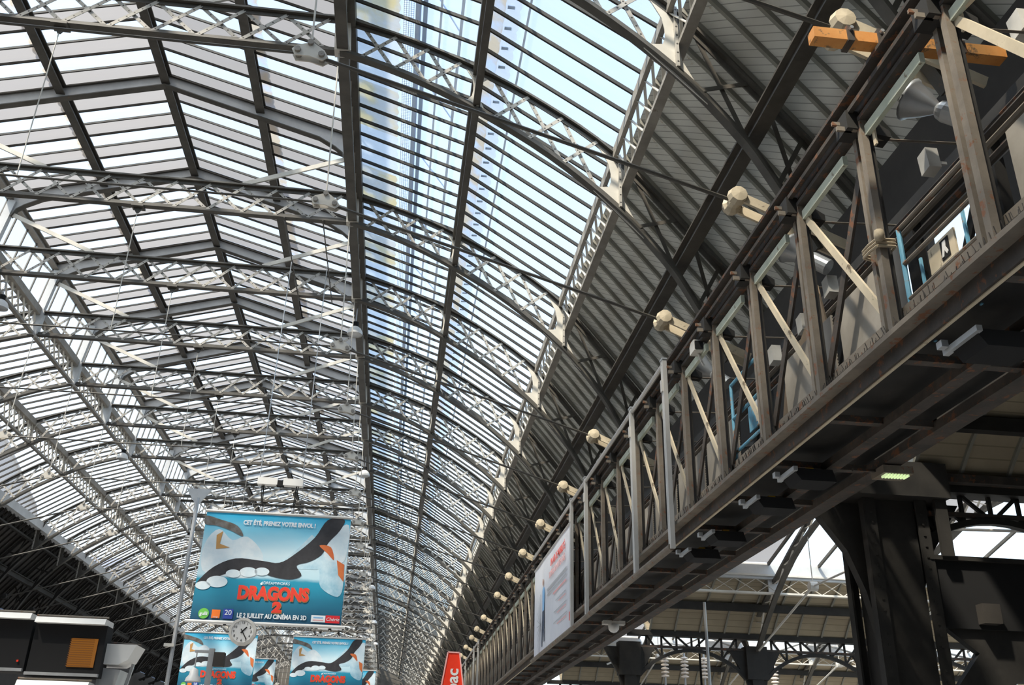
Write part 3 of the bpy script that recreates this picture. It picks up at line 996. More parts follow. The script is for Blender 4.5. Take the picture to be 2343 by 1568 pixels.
part('hanging_plate', MB().box((0.62, -0.5, 5.1), (0.17, 0.06, 0.9)), BLACK, t)
part('side_rail', MB().box((3.5, -0.45, 5.78), (6.0, 0.14, 0.12)), RUST_D, t)
t = thing('fascia_board', (11.5, 12.45, 4.15), 'big plain black fascia panel hung between the riveted column and the frame edge', 'panel')
part('panel', MB().box((0, 0, 0.02), (8.4, 0.14, 0.92)), DARK, t)
part('frame', MB().box((0, -0.08, 0.5), (8.5, 0.1, 0.06)), BLACK, t)
pts = [(-4.1, -0.44), (-1.2, -0.44), (-1.9, -0.6), (-2.6, -0.75), (-3.3, -1.15), (-3.9, -1.9), (-4.1, -2.0), (-4.1, -1.2), (-3.7, -0.75)]
part('bracket', MB().poly(pts, 'y', 0.05, 0.12), BLACK, t)
part('socket_box', MB().box((-3.55, -0.14, -0.25), (0.26, 0.16, 0.26)), WALLD, t)

# ------------------------------------------------------------------ walkway gantry along the hall
GX, GZ = 4.2, 5.12
g = thing('walkway_gantry', (GX, 0, 0), 'long rusty lattice walkway gantry with pigeon spikes and perforated guard panels', 'gantry')
PY = [4.115 + 1.545 * k for k in range(46)]
Y0G, Y1G = 3.4, 76.0
LG = Y1G - Y0G
YM = (Y0G + Y1G) / 2
ZT_G = 7.72
m = MB().box((-0.02, YM, 5.30), (0.20, LG, 0.05))
part('bottom_flange', m, RUST, g)
part('bottom_chord', MB().box((0.04, YM, 5.21), (0.05, LG, 0.18)), RUST_D, g)
part('edge_angle', MB().box((0.055, YM, 5.113), (0.03, LG, 0.012)), CREAM, g)
part('kick_rail', MB().box((0.16, YM, 5.60), (0.06, LG, 0.09)), RUST, g)
part('kick_rail', MB().box((0.42, YM, 5.66), (0.05, LG, 0.07)), RUST_D, g)
m = MB().box((-0.05, YM, 7.95), (0.22, LG, 0.04))
m.box((0.0, YM, 7.86), (0.04, LG, 0.18))
part('top_chord', m, RUST_D, g)
part('top_rail', MB().box((-0.10, YM, 7.80), (0.05, LG, 0.05)), RUST_D, g)
part('top_rail', MB().box((0.02, YM, 7.70), (0.12, LG, 0.05)), RUST_D, g)
part('underside_beam', MB().box((0.72, YM, 5.13), (0.16, LG, 0.10)), RUST_D, g)
part('underside_beam', MB().box((1.30, YM, 5.13), (0.22, LG, 0.10)), RUST_D, g)
part('deck', MB().box((0.72, YM, 5.34), (1.3, LG, 0.05)), BLACK, g)
part('rear_chord', MB().box((1.37, YM, 7.72), (0.2, LG, 0.22)), BLACK, g)
part('rear_chord', MB().box((1.37, YM, 5.55), (0.12, LG, 0.14)), BLACK, g)
for xx, zz, rr, mt in ((0.98, 7.20, 0.035, RUST), (1.05, 7.36, 0.045, RUST_D), (1.1, 7.12, 0.03, STEEL), (1.0, 7.05, 0.04, RUST_D), (1.12, 7.5, 0.03, RUST_D)):
    part('pipe', MB().tube((xx, Y0G, zz), (xx, Y1G, zz), rr, 6), mt, g)
pm = {}
pm['post'] = MB()
pm['post'].box((0.0, -0.082, 6.50), (0.07, 0.078, 2.42))
pm['post_b'] = MB().box((0.03, 0.085, 6.48), (0.07, 0.062, 2.36))
pm['web'] = MB().box((0.09, 0.0, 6.5), (0.02, 0.17, 2.3))
m_post = pm['post'].mesh('post', RUST)
m_postb = pm['post_b'].mesh('post', RUST)
m_web = pm['web'].mesh('post_web', BLACK)
m_dc = MB().beam((0.05, 1.45, 7.58), (0.05, 0.07, 5.62), 0.03, 0.085, up=(1, 0, 0))
m_dc = MB().beam((0.05, 1.47, 7.58), (0.05, 0.09, 5.62), 0.085, 0.025, up=(1, 0, 0)).mesh('diagonal', CREAM)  # lit bar of the cross, sunlight put into the pale colour
m_dd = MB().beam((0.11, 0.1, 7.55), (0.11, 1.47, 5.62), 0.11, 0.03, up=(1, 0, 0)).mesh('diagonal', RUST_D)  # shaded bar of the cross, shade put into the dark colour
bk = MB().box((0.0, 0.03, 7.70), (0.30, 0.24, 0.21))
bk.poly([(-0.1, 7.8), (0.02, 7.8), (0.3, 7.62), (0.3, 7.54), (-0.1, 7.6)], 'y', 0.02, 0.18)
m_bk = bk.mesh('bracket', BLACK)
sb = MB().box((-0.13, -0.02, 7.62), (0.2, 0.03, 0.05))
sb.box((-0.13, 0.06, 7.74), (0.2, 0.03, 0.04))
sb.box((-0.06, -0.05, 7.66), (0.05, 0.04, 0.14))
m_sb = sb.mesh('angle_clip', RUST)
m_pl = MB().box((-0.03, -0.075, 7.67), (0.07, 0.02, 0.13)).mesh('clip_plate', CREAM)
m_rod = MB().tube((0.1, 0, 7.55), (1.35, 0, 7.62), 0.014, 5).mesh('cross_rod', RUST)
m_gs = MB().box((0.03, 0.90, 7.55), (0.05, 1.05, 0.11)).mesh('flat_strip', GREENISH)
m_hg = MB().box((0.06, 1.36, 7.47), (0.02, 0.045, 0.26)).mesh('hanger', CREAM)
m_xb = MB().box((0.7, 0, 5.16), (1.2, 0.10, 0.07)).mesh('cross_beam', RUST_D)
m_rp = MB().box((1.37, 0, 6.6), (0.12, 0.2, 2.1)).mesh('rear_post', BLACK)
m_rd = MB().beam((1.37, 0.05, 7.6), (1.37, 1.5, 5.6), 0.12, 0.04, up=(1, 0, 0)).mesh('rear_diagonal', BLACK)
pan = MB().box((0.30, 0.775, 6.06), (0.02, 1.38, 0.72))
def perf_mat():
    m = mottled('perforated_sheet', (0.26, 0.235, 0.20), (0.33, 0.30, 0.26), 0.6, 2.0)
    t = m.node_tree
    b = t.nodes['Principled BSDF']
    src = b.inputs['Base Color'].links[0].from_socket
    tc = N(t, 'ShaderNodeTexCoord')
    vo = N(t, 'ShaderNodeTexVoronoi', i_Scale=26.0, i_Randomness=0.15)
    t.links.new(tc.outputs['Object'], vo.inputs['Vector'])
    lt = N(t, 'ShaderNodeMath', operation='LESS_THAN')
    lt.inputs[1].default_value = 0.33
    t.links.new(vo.outputs['Distance'], lt.inputs[0])
    mx = N(t, 'ShaderNodeMix', data_type='RGBA')
    t.links.new(lt.outputs[0], mx.inputs['Factor'])
    t.links.new(src, mx.inputs['A'])
    mx.inputs['B'].default_value = (0.05, 0.045, 0.04, 1)
    t.links.new(mx.outputs['Result'], b.inputs['Base Color'])
    return m
PERF = perf_mat()
m_pan = pan.mesh('guard_panel', PERF)
m_bar = MB().box((0.30, 0.775, 5.72), (0.05, 1.5, 0.10)).mesh('guard_rail', BLACK)
for k, y in enumerate(PY):
    for nm, me in (('post', m_post), ('post', m_postb), ('post_web', m_web), ('bracket', m_bk), ('angle_clip', m_sb), ('clip_plate', m_pl),
                   ('cross_rod', m_rod), ('flat_strip', m_gs), ('hanger', m_hg), ('cross_beam', m_xb), ('rear_post', m_rp), ('rear_diagonal', m_rd)):
        put(nm, me, g, (0, y, 0))
    if k == 1:            # the opening with the blue gate has no cross bracing
        put('diagonal', MB().beam((0.05, 0.0, 7.6), (0.05, -1.3, 7.35), 0.10, 0.03, up=(1, 0, 0)).mesh('diagonal', CREAM), g, (0, y, 0))
    else:
        put('diagonal', m_dc, g, (0, y, 0))
        if k != 0:
            put('diagonal', m_dd, g, (0, y, 0))
    if k not in (1, 4):
        put('guard_panel', m_pan, g, (0, y, 0))
        put('guard_rail', m_bar, g, (0, y, 0))
m = MB()
rs = random.Random(3)
y = 3.6
while y < 30:
    m.beam((-0.02 + rs.uniform(-.02, .02), y, 5.32), (-0.02 + rs.uniform(-.05, .05), y + rs.uniform(-.03, .03), 5.46), 0.006, 0.006)
    y += 0.035
part('pigeon_spike', m, RUST_D, g, kind='stuff')

# things on and around the gantry
def gate(name, y0, y1, z1, label, x=GX + 0.17, dark_top=True):
    t = thing(name, (x, y0, 5.45), label, 'gate')
    h = z1 - 5.45
    L = y1 - y0
    part('post', MB().tube((0, 0, 0), (0, 0, h - 0.08), 0.024, 8).path([(0, 0, h - 0.08), (0, 0.03, h - 0.02), (0, 0.1, h)], 0.024, 8), BLUE, t)
    part('post', MB().tube((0, L, 0), (0, L, h), 0.024, 8), BLUE, t)
    for zz in (h, h * 0.62, h * 0.25):
        part('rail', MB().tube((0, 0.08 if zz == h else 0, zz), (0, L, zz), 0.022, 8), RUST if dark_top else BLUE, t)
    return t
t = gate('blue_gate', 5.82, 7.08, 6.42, 'worn blue tubular gate in the opening of the gantry nearest the camera')
t = gate('blue_gate', 10.55, 11.75, 6.75, 'bright blue tubular gate farther along the gantry beside the plywood sheet', dark_top=False)
t = thing('notice_board', (GX + 0.34, 6.75, 5.98), 'cream notice plate with a small running figure hung on the nearest blue gate', 'sign')
part('plate', MB().box((0, -0.02, 0.02), (0.02, 0.42, 0.25)), CREAM, t)
part('frame', MB().box((0.02, 0.0, -0.22), (0.02, 0.72, 0.05)), BLUE, t)
part('frame', MB().box((0.02, 0.36, -0.25), (0.02, 0.03, 0.85)), BLUE, t)
part('frame', MB().box((0.02, -0.36, -0.2), (0.02, 0.03, 0.95)), BLUE, t)
pc = MB().box((-0.014, -0.08, 0.02), (0.006, 0.13, 0.19))
part('pictogram_ground', pc, DARK, t)
pc = MB().poly([(-0.11, 0.09), (-0.06, 0.09), (-0.05, 0.03), (-0.03, -0.05), (-0.06, -0.05), (-0.08, 0.0), (-0.11, -0.05), (-0.13, -0.03), (-0.1, 0.03)], 'x', -0.02, 0.006)
part('pictogram', pc, WHITE, t)
t = thing('notice_board', (GX + 0.34, 11.2, 6.2), 'blue and white notice plate hung on the farther blue gate', 'sign')
part('plate', MB().box((0, 0.15, 0), (0.02, 0.5, 0.36)), BLUE, t)
part('label_panel', MB().box((-0.014, 0.0, 0.02), (0.006, 0.26, 0.28)), WHITE, t)
t = thing('plywood_sheet', (GX + 0.5, 10.1, 6.3), 'bare tan plywood sheet leaning behind the gantry guard panels', 'board')
part('sheet', MB().poly([(-0.85, -0.2), (0.75, -0.35), (0.55, 0.1), (-0.2, 0.52), (-0.62, 0.86)], 'x', 0, 0.02), SAND, t)
part('batten', MB().box((0.03, 0.1, 0.05), (0.04, 0.06, 0.5)), SAND, t)
t = thing('rope', (GX, 7.2, 6.22), 'pale hemp rope tied round the second gantry post beside the blue gate', 'rope')
m = MB()
for k in range(3):
    z = k * 0.035
    m.path([(-0.07, -0.14, z), (-0.08, 0.0, z + 0.01), (-0.07, 0.13, z + 0.02), (0.1, 0.15, z), (0.1, -0.15, z), (-0.07, -0.14, z)], 0.014, 6)
part('coil', m, ROPE, t)
part('knot', MB().lathe([(0, -0.07), (0.04, -0.05), (0.05, 0.0), (0.04, 0.05), (0, 0.07)], (-0.05, -0.16, 0.1), (0, 0, 1), 8), ROPE, t, smooth=True)
t = thing('security_camera', (GX - 0.05, 12.42, 7.62), 'white box-shaped security camera on a bent pipe at the gantry rail', 'camera')
part('housing', MB().poly([(-0.10, -0.08), (0.13, -0.08), (0.13, 0.05), (0.05, 0.10), (-0.10, 0.09)], 'x', 0, 0.16), WHITE_D, t)
part('lens_hood', MB().box((-0.01, -0.11, 0.0), (0.12, 0.03, 0.12)), DARK, t)
part('arm', MB().path([(0.02, 0.02, -0.08), (0.06, 0.03, -0.2), (0.1, 0.05, -0.26)], 0.018, 6), WHITE_D, t)
part('pipe', MB().path([(0.02, 0.1, 0.06), (0.0, 0.16, 0.2), (0.05, 0.1, 0.34)], 0.016, 6), STEEL, t)
def floodlight(loc, d, label, sc=1.0):
    t = thing('floodlight', loc, label, 'floodlight')
    d = Vector(d).normalized()
    part('reflector', MB().lathe([(0.045 * sc, 0.0), (0.10 * sc, 0.10 * sc), (0.15 * sc, 0.22 * sc), (0.17 * sc, 0.24 * sc), (0.14 * sc, 0.22 * sc), (0.06 * sc, 0.05 * sc), (0, 0.04 * sc)], (0, 0, 0), d, 18), STEEL, t, smooth=True)
    part('body', MB().lathe([(0, -0.26 * sc), (0.085 * sc, -0.26 * sc), (0.085 * sc, -0.07 * sc), (0.07 * sc, -0.02 * sc), (0.04 * sc, 0.01 * sc)], (0, 0, 0), d, 16), STEEL, t)
    part('bracket', MB().box((0.05, 0.0, -0.06), (0.16, 0.05, 0.03)), STEEL, t)
    return t
floodlight((4.83, 6.82, 7.68), (-0.55, 0.42, 0.62), 'silver cone floodlight pointing up, nearest the camera on the gantry', 1.25)
floodlight((4.75, 9.75, 7.7), (-0.55, 0.42, 0.62), 'silver cone floodlight behind the fourth gantry post', 1.2)
floodlight((4.75, 13.55, 7.72), (-0.55, 0.42, 0.62), 'silver cone floodlight above the white security camera', 1.25)
for k, (x, y, z, lab) in enumerate(((5.0, 7.35, 7.45, 'white speaker box behind the second gantry post'), (5.0, 5.72, 7.72, 'white speaker box at the top corner of the frame'),
                                    (5.0, 9.75, 7.30, 'white speaker box beside the cream diagonal of the third bay'), (5.0, 10.6, 7.2, 'white speaker box behind the crossing of the third bay bars'),
                                    (4.95, 11.5, 7.15, 'white speaker box below the fourth gantry bracket'))):
    t = thing('speaker_box', (x, y, z), lab, 'speaker', 'white speaker boxes on the gantry')
    part('case', MB().poly([(-0.09, -0.11), (0.07, -0.13), (0.09, 0.11), (-0.07, 0.13)], 'x', 0, 0.13), WHITE_D, t)
    part('bracket', MB().box((0.12, 0, 0), (0.12, 0.03, 0.03)), STEEL, t)
t = thing('orange_beam', (4.55, 6.45, 8.02), 'flaking orange hoist beam lying across the gantry top near the camera', 'beam')
part('bar', MB().box((-0.15, 0.0, 0.05), (1.9, 0.13, 0.12)), ORANGE, t)
for x in (-0.75, -0.45, 0.35):
    part('clamp', MB().box((x, 0, 0.06), (0.06, 0.17, 0.18)), RUST_D, t)
    part('clamp_bolt', MB().tube((x, -0.12, 0.1), (x, 0.12, 0.1), 0.02, 6), STEEL, t)
UB = [((4.62, 6.45, 4.98), 'dark junction box with yellow tag under the gantry, nearest the camera'), ((4.62, 10.15, 4.98), 'dark junction box with yellow tag under the gantry, second along'),
      ((4.62, 11.35, 4.98), 'dark junction box with yellow tag under the gantry, third along'), ((4.62, 13.15, 4.98), 'dark junction box with yellow tag under the gantry, fourth along'),
      ((4.62, 14.3, 4.98), 'dark junction box with yellow tag under the gantry, fifth along')]
for loc, lab in UB:
    t = thing('junction_box', loc, lab, 'box', 'boxes with yellow tags under the gantry')
    part('case', MB().poly([(-0.26, 0.04), (0.22, 0.04), (0.26, -0.1), (-0.16, -0.1)], 'y', 0, 0.36), DARK, t)
    m = MB().box((-0.24, 0.02, 0.02), (0.05, 0.5, 0.05))
    m.box((-0.3, 0.2, 0.06), (0.06, 0.08, 0.06))
    part('rail', m, STEEL, t)
    part('bracket', MB().box((0.18, 0.12, 0.09), (0.2, 0.06, 0.10)), RUST, t)
    part('tag', MB().box((0.02, 0.02, 0.075), (0.09, 0.10, 0.05)), YELLOW, t)
t = thing('led_lamp', (5.55, 9.95, 4.97), 'lit lamp with a row of yellow-green tubes under the gantry beside the column', 'lamp')
part('housing', MB().box((0, 0, 0.05), (0.36, 0.3, 0.09)), RUST, t)
for k in range(8):
    part('tube', MB().box((-0.13 + 0.037 * k, -0.06, -0.005), (0.018, 0.12, 0.03)), LED, t)
part('arm', MB().box((-0.3, 0.05, 0.08), (0.3, 0.04, 0.03)), RUST_D, t)
t = thing('dome_camera', (4.9, 21.8, 4.95), 'small white dome camera hanging under the gantry beyond the banner frame', 'camera')
part('mount', MB().box((0, 0, 0.10), (0.5, 0.2, 0.08)), WHITE_D, t)
part('dome', MB().lathe([(0, -0.12), (0.07, -0.10), (0.12, -0.04), (0.13, 0.06), (0, 0.06)], (0, 0, 0), (0, 0, 1), 14), WHITE, t, smooth=True)

# aluminium banner frames on the hall side of the gantry
def frame(y_posts, yr, label):
    t = thing('banner_frame', (GX - 0.2, y_posts[0], 4.9), label, 'frame')
    for y in y_posts:
        m = MB().box((0, 0.035, 1.53), (0.07, 0.06, 3.06))
        m.box((0, -0.035, 1.53), (0.07, 0.06, 3.06))
        m.box((0.02, 0, 1.53), (0.03, 0.06, 3.06))
        part('post', m, ALU, t, (0, y - y_posts[0], 0))
        part('post_cap', MB().box((0, 0, 3.08), (0.09, 0.15, 0.03)), STEEL, t, (0, y - y_posts[0], 0))
        part('clip', MB().box((-0.045, 0, 2.62), (0.03, 0.08, 0.2)), ALU, t, (0, y - y_posts[0], 0))
    part('top_tube', MB().tube((0, 0, 3.0), (0, yr - y_posts[0], 3.0), 0.04, 8), ALU, t)
    part('bottom_tube', MB().tube((-0.01, 0, 0.03), (-0.01, yr - y_posts[0], 0.03), 0.055, 10), RUST, t, label='grey-brown bottom tube')
    return t
frame([13.72, 15.95, 20.35, 22.15], 28.6, 'empty aluminium banner frame with a slanting top tube fixed to the gantry')
frame([47.5, 50.0, 55.5, 61.0, 65.0], 66.0, 'distant aluminium banner frame on the gantry above the red sign')

def text(name, s, parent, loc, size, mat, rot=(math.pi / 2, 0, 0), align='CENTER', ext=0.002, bold=0.0, xs=1.0, label=None, shear=0.0):
    c = bpy.data.curves.new(name, 'FONT')
    c.body = s
    c.size = size
    c.align_x = align
    c.extrude = ext
    c.offset = bold
    c.shear = shear
    c.resolution_u = 3
    c.materials.append(mat)
    tmp = bpy.data.objects.new(name, c)
    me = bpy.data.meshes.new_from_object(tmp)
    me.name = name
    bpy.data.objects.remove(tmp)
    bpy.data.curves.remove(c)
    if not me.materials:
        me.materials.append(mat)
    o = bpy.data.objects.new(name, me)
    COL.objects.link(o)
    o.parent = parent
    o.location = loc
    o.rotation_euler = rot
    o.scale = (xs, 1, 1)
    return o
# white banner hanging on the gantry
PRINT_G = flat('print_grey', (0.45, 0.46, 0.48), 0.6)
PRINT_R = flat('print_red', (0.80, 0.12, 0.10), 0.6)
PRINT_P = flat('print_pale_red', (0.85, 0.42, 0.40), 0.6)
PRINT_B = flat('print_light_blue', (0.25, 0.50, 0.80), 0.6)
PRINT_J = flat('print_jeans', (0.06, 0.08, 0.13), 0.6)
SKIN = flat('print_skin', (0.70, 0.45, 0.34), 0.6)
BANW = mottled('banner_cloth', (0.66, 0.67, 0.73), (0.74, 0.75, 0.80), 0.7, 0.7, bump=0)
t = thing('banner', (GX - 0.16, 22.3, 5.0), 'white banner with red lettering and a standing figure hung on the gantry side', 'banner')
m = MB()
n = 24
for k in range(n):
    a, b = 6.25 * k / n, 6.25 * (k + 1) / n
    da, db = 0.004 * math.sin(a * 2.6), 0.004 * math.sin(b * 2.6)
    m.quad((da, a, 0), (db, b, 0), (db, b, 2.5), (da, a, 2.5))
    m.quad((da + 0.01, b, 0), (db + 0.01, a, 0), (db + 0.01, a, 2.5), (da + 0.01, b, 2.5))
part('cloth', m, BANW, t, smooth=True)
part('top_hem', MB().tube((0, 0, 2.5), (0, 6.25, 2.5), 0.03, 8), ALU, t)
part('bottom_hem', MB().tube((0, 0, 0), (0, 6.25, 0), 0.03, 8), PRINT_P, t)
RX = (math.pi / 2, 0, -math.pi / 2)      # reads towards -y seen from -x
text('headline', 'UN AIR DE MOBILITÉ', t, (-0.03, 2.0, 2.02), 0.27, PRINT_R, RX, bold=0.004, xs=0.9)
text('headline', 'SOUFFLE SUR VOTRE GARE', t, (-0.03, 2.1, 1.74), 0.24, PRINT_P, RX, xs=0.86)
for k, (yc_, zc, L, h_, mt) in enumerate(((2.2, 1.5, 3.1, 0.10, PRINT_G), (2.2, 1.36, 3.1, 0.07, PRINT_G), (1.7, 1.22, 2.0, 0.08, PRINT_P), (1.5, 0.98, 1.5, 0.04, PRINT_G), (1.3, 0.9, 1.0, 0.04, PRINT_P),
                                        (1.6, 0.72, 1.9, 0.04, PRINT_G), (1.4, 0.64, 1.3, 0.04, PRINT_P), (1.6, 0.45, 2.0, 0.04, PRINT_G), (1.4, 0.37, 1.3, 0.04, PRINT_P))):
    part('text_line', MB().box((-0.026, yc_, zc), (0.003, L, h_ * 0.55)), mt, t)
part('emblem', MB().box((-0.026, 0.22, 0.28), (0.004, 0.16, 0.2)), PRINT_R, t)
fy = 4.35
part('printed_figure', MB().poly([(fy + 0.18, 1.05), (fy + 0.2, 1.62), (fy + 0.1, 1.7), (fy - 0.12, 1.68), (fy - 0.2, 1.5), (fy - 0.12, 1.05)], 'x', -0.026, 0.004), PRINT_B, t)
part('printed_figure', MB().poly([(fy + 0.18, 1.05), (fy - 0.12, 1.05), (fy - 0.22, 0.22), (fy - 0.12, 0.2), (fy + 0.02, 0.8), (fy + 0.22, 0.12), (fy + 0.32, 0.12)], 'x', -0.027, 0.004), PRINT_J, t)
part('printed_figure', MB().lathe([(0, 0), (0.10, 0)], (-0.03, fy + 0.1, 1.85), (-1, 0, 0), 12), SKIN, t)
for k in range(13):
    a = math.radians(95 + k * 14)
    part('printed_ray', MB().beam((-0.026, fy + 0.55, 0.75), (-0.026, fy + 0.55 + 0.75 * -math.cos(a) * 0.9, 0.75 + 0.85 * math.sin(a)), 0.02, 0.003, up=(1, 0, 0)), PRINT_G, t)

# ------------------------------------------------------------------ film posters hanging in the hall
def poster_mat():
    m, t, b = nodes_of('poster_print')
    tc = N(t, 'ShaderNodeTexCoord')
    sp = N(t, 'ShaderNodeSeparateXYZ')
    t.links.new(tc.outputs['Object'], sp.inputs[0])
    nz = N(t, 'ShaderNodeTexNoise', i_Scale=1.2, i_Detail=6.0)
    mp = N(t, 'ShaderNodeMapping')
    mp.inputs['Scale'].default_value = (0.8, 1, 2.2)
    t.links.new(tc.outputs['Object'], mp.inputs['Vector'])
    t.links.new(mp.outputs[0], nz.inputs['Vector'])
    ma = N(t, 'ShaderNodeMath', operation='MULTIPLY_ADD')
    ma.inputs[1].default_value = 1 / 2.95
    ma.inputs[2].default_value = -0.05
    t.links.new(sp.outputs['Z'], ma.inputs[0])
    m2 = N(t, 'ShaderNodeMath', operation='MULTIPLY_ADD')
    m2.inputs[1].default_value = 0.10
    t.links.new(nz.outputs['Fac'], m2.inputs[0])
    t.links.new(ma.outputs[0], m2.inputs[2])
    r = N(t, 'ShaderNodeValToRGB')
    e = r.color_ramp.elements
    e[0].position = 0.0; e[0].color = (0.012, 0.075, 0.15, 1)
    e[1].position = 0.38; e[1].color = (0.014, 0.30, 0.46, 1)
    for pos, c in ((0.415, (0.50, 0.72, 0.82, 1)), (0.62, (0.62, 0.80, 0.88, 1)), (0.84, (0.22, 0.62, 0.82, 1)), (1.0, (0.0, 0.42, 0.72, 1))):
        x = e.new(pos)
        x.color = c
    t.links.new(m2.outputs[0], r.inputs['Fac'])
    t.links.new(r.outputs['Color'], b.inputs['Base Color'])
    b.inputs['Roughness'].default_value = 0.5
    return m
POST = poster_mat()
P_DARK = mottled('print_charcoal', (0.018, 0.018, 0.022), (0.035, 0.034, 0.04), 0.6, 3.0, bump=0)
P_CLOUD = mottled('print_cloud', (0.60, 0.74, 0.82), (0.78, 0.86, 0.90), 0.6, 2.0, bump=0)
P_ICE = mottled('print_ice', (0.28, 0.52, 0.66), (0.62, 0.78, 0.86), 0.6, 1.5, bump=0)
P_BROWN = mottled('print_brown', (0.10, 0.08, 0.06), (0.2, 0.2, 0.2), 0.6, 5.0, bump=0)
P_ORANGE = mottled('print_orange', (0.60, 0.10, 0.03), (0.70, 0.2, 0.05), 0.6, 2.0, bump=0)
P_WHITE = flat('print_white', (0.85, 0.9, 0.93), 0.6)
P_RED = flat('print_title_red', (0.80, 0.045, 0.02), 0.6)
P_GOLD = flat('print_gold', (0.55, 0.30, 0.10), 0.6)
P_GREEN = flat('print_green', (0.16, 0.55, 0.08), 0.6)
P_ORG = flat('print_square_orange', (0.90, 0.20, 0.02), 0.6)
P_NAVY = flat('print_navy', (0.03, 0.07, 0.40), 0.6)
P_CHER = flat('print_cherry', (0.75, 0.02, 0.03), 0.6)
PW, PH = 4.0, 2.95
def fp(pts, d):
    """fractions (x right, y down) to poster metres"""
    return [((x - 0.5) * PW, (1 - y) * PH) for x, y in pts]
def smooth_loop(pts, n=4):
    L = len(pts)
    out = []
    for i in range(L):
        p0, p1, p2, p3 = pts[i - 1], pts[i], pts[(i + 1) % L], pts[(i + 2) % L]
        for k in range(n):
            t = k / n
            out.append(tuple(0.5 * (2 * p1[c] + (p2[c] - p0[c]) * t + (2 * p0[c] - 5 * p1[c] + 4 * p2[c] - p3[c]) * t * t + (3 * p1[c] - p0[c] - 3 * p2[c] + p3[c]) * t ** 3) for c in (0, 1)))
    return out
def poster(loc, label):
    t = thing('film_poster', loc, label, 'poster', 'blue film posters hanging in the hall')
    part('sheet', MB().box((0, 0, PH / 2), (PW, 0.012, PH)), POST, t)
    part('top_tube', MB().tube((-PW / 2 - 0.05, 0, PH + 0.03), (PW / 2 + 0.05, 0, PH + 0.03), 0.045, 10), ALU, t)
    part('bottom_tube', MB().tube((-PW / 2 - 0.12, 0, -0.03), (PW / 2 + 0.12, 0, -0.03), 0.045, 10), WHITE, t)
    y = -0.012
    def shp(pts, mat, d, nm, sm=True):
        q = fp(pts, d)
        part(nm, MB().poly(smooth_loop(q) if sm else q, 'y', -0.008 - d * 0.003, 0.003), mat, t)
    shp([(.02, .30), (.10, .16), (.20, .26), (.30, .22), (.42, .38), (.40, .58), (.2, .6), (.03, .55)], P_CLOUD, 0, 'printed_cloud')
    shp([(.56, .44), (.66, .30), (.74, .17), (.80, .24), (.88, .42), (.8, .5), (.62, .5)], P_ICE, 0, 'printed_mountain', False)
    shp([(.84, .30), (.90, .13), (.99, .06), (.995, .30), (.97, .42), (.86, .40)], P_CLOUD, 1, 'printed_cloud')
    shp([(.78, .36), (.86, .38), (.95, .44), (.99, .62), (.96, .74), (.84, .66), (.82, .52)], P_ICE, 1, 'printed_ice')
    # broad charcoal ribbon sweeping across the sky
    shp([(.01, .66), (.10, .52), (.24, .43), (.42, .44), (.54, .45), (.64, .36), (.76, .20), (.84, .02), (.955, .01), (.93, .12), (.86, .24), (.82, .36), (.74, .43), (.66, .47),
         (.70, .56), (.62, .60), (.50, .58), (.40, .54), (.28, .55), (.18, .58), (.08, .66), (.015, .70)], P_DARK, 2, 'printed_ribbon')
    for cx_, cy_, r_ in ((.34, .55, .06), (.43, .54, .05), (.24, .57, .05), (.14, .65, .07), (.05, .69, .05)):
        shp([(cx_ + r_ * math.cos(a * math.pi / 5), cy_ + r_ * 0.75 * math.sin(a * math.pi / 5)) for a in range(10)], P_CLOUD, 3, 'printed_cloud')
    shp([(.0, .04), (.10, .07), (.22, .12), (.27, .22), (.18, .17), (.08, .13), (.0, .12)], P_BROWN, 3, 'printed_band')
    shp([(.93, .40), (.985, .44), (.99, .60), (.95, .54)], P_ORANGE, 3, 'printed_patch', False)
    shp([(.80, .27), (.88, .28), (.91, .40), (.86, .34)], P_ORANGE, 3, 'printed_patch')
    shp([(.09, .22), (.13, .18), (.12, .30), (.19, .33), (.10, .35)], P_GOLD, 3, 'printed_patch', False)
    z = lambda f: (1 - f) * PH
    X = lambda f: (f - 0.5) * PW
    yy = -0.028
    text('slogan', 'CET ÉTÉ, PRENEZ VOTRE ENVOL !', t, (X(.51), yy, z(.105)), 0.165, P_WHITE, bold=0.008, xs=0.80)
    text('studio_name', 'DREAMWORKS', t, (X(.54), yy, z(.655)), 0.11, P_WHITE, xs=0.95)
    part('studio_mark', MB().poly([(X(.43), z(.65)), (X(.445), z(.63)), (X(.447), z(.66)), (X(.435), z(.665))], 'y', yy, 0.004), P_WHITE, t)
    text('title_shadow', 'DRAGONS', t, (X(.527), yy + 0.006, z(.79) - 0.01), 0.47, P_GOLD, bold=0.034, xs=0.84)
    text('title', 'DRAGONS', t, (X(.525), yy, z(.79)), 0.47, P_RED, bold=0.024, xs=0.84)
    text('title_shadow', '2', t, (X(.562), yy + 0.006, z(.90) - 0.01), 0.36, P_GOLD, bold=0.034, xs=1.25)
    text('title', '2', t, (X(.56), yy, z(.90)), 0.36, P_RED, bold=0.024, xs=1.25)
    text('release_line', 'LE 2 JUILLET AU CINÉMA EN 3D', t, (X(.535), yy, z(.962)), 0.165, P_WHITE, bold=0.006, xs=0.80)
    part('emblem', MB().lathe([(0, 0), (0.14, 0)], (X(.085), yy, z(.94)), (0, -1, 0), 18), P_GREEN, t)
    text('emblem_text', 'gulli', t, (X(.085), yy - 0.006, z(.955)), 0.13, P_WHITE, bold=0.003)
    part('emblem', MB().box((X(.165), yy, z(.94)), (0.22, 0.004, 0.22)), P_ORG, t)
    text('emblem_text', 'orange', t, (X(.165), yy - 0.006, z(.972)), 0.05, P_WHITE)
    part('emblem', MB().box((X(.245), yy, z(.935)), (0.26, 0.004, 0.26)), P_NAVY, t)
    text('emblem_text', '20', t, (X(.245), yy - 0.006, z(.945)), 0.19, P_WHITE, bold=0.002)
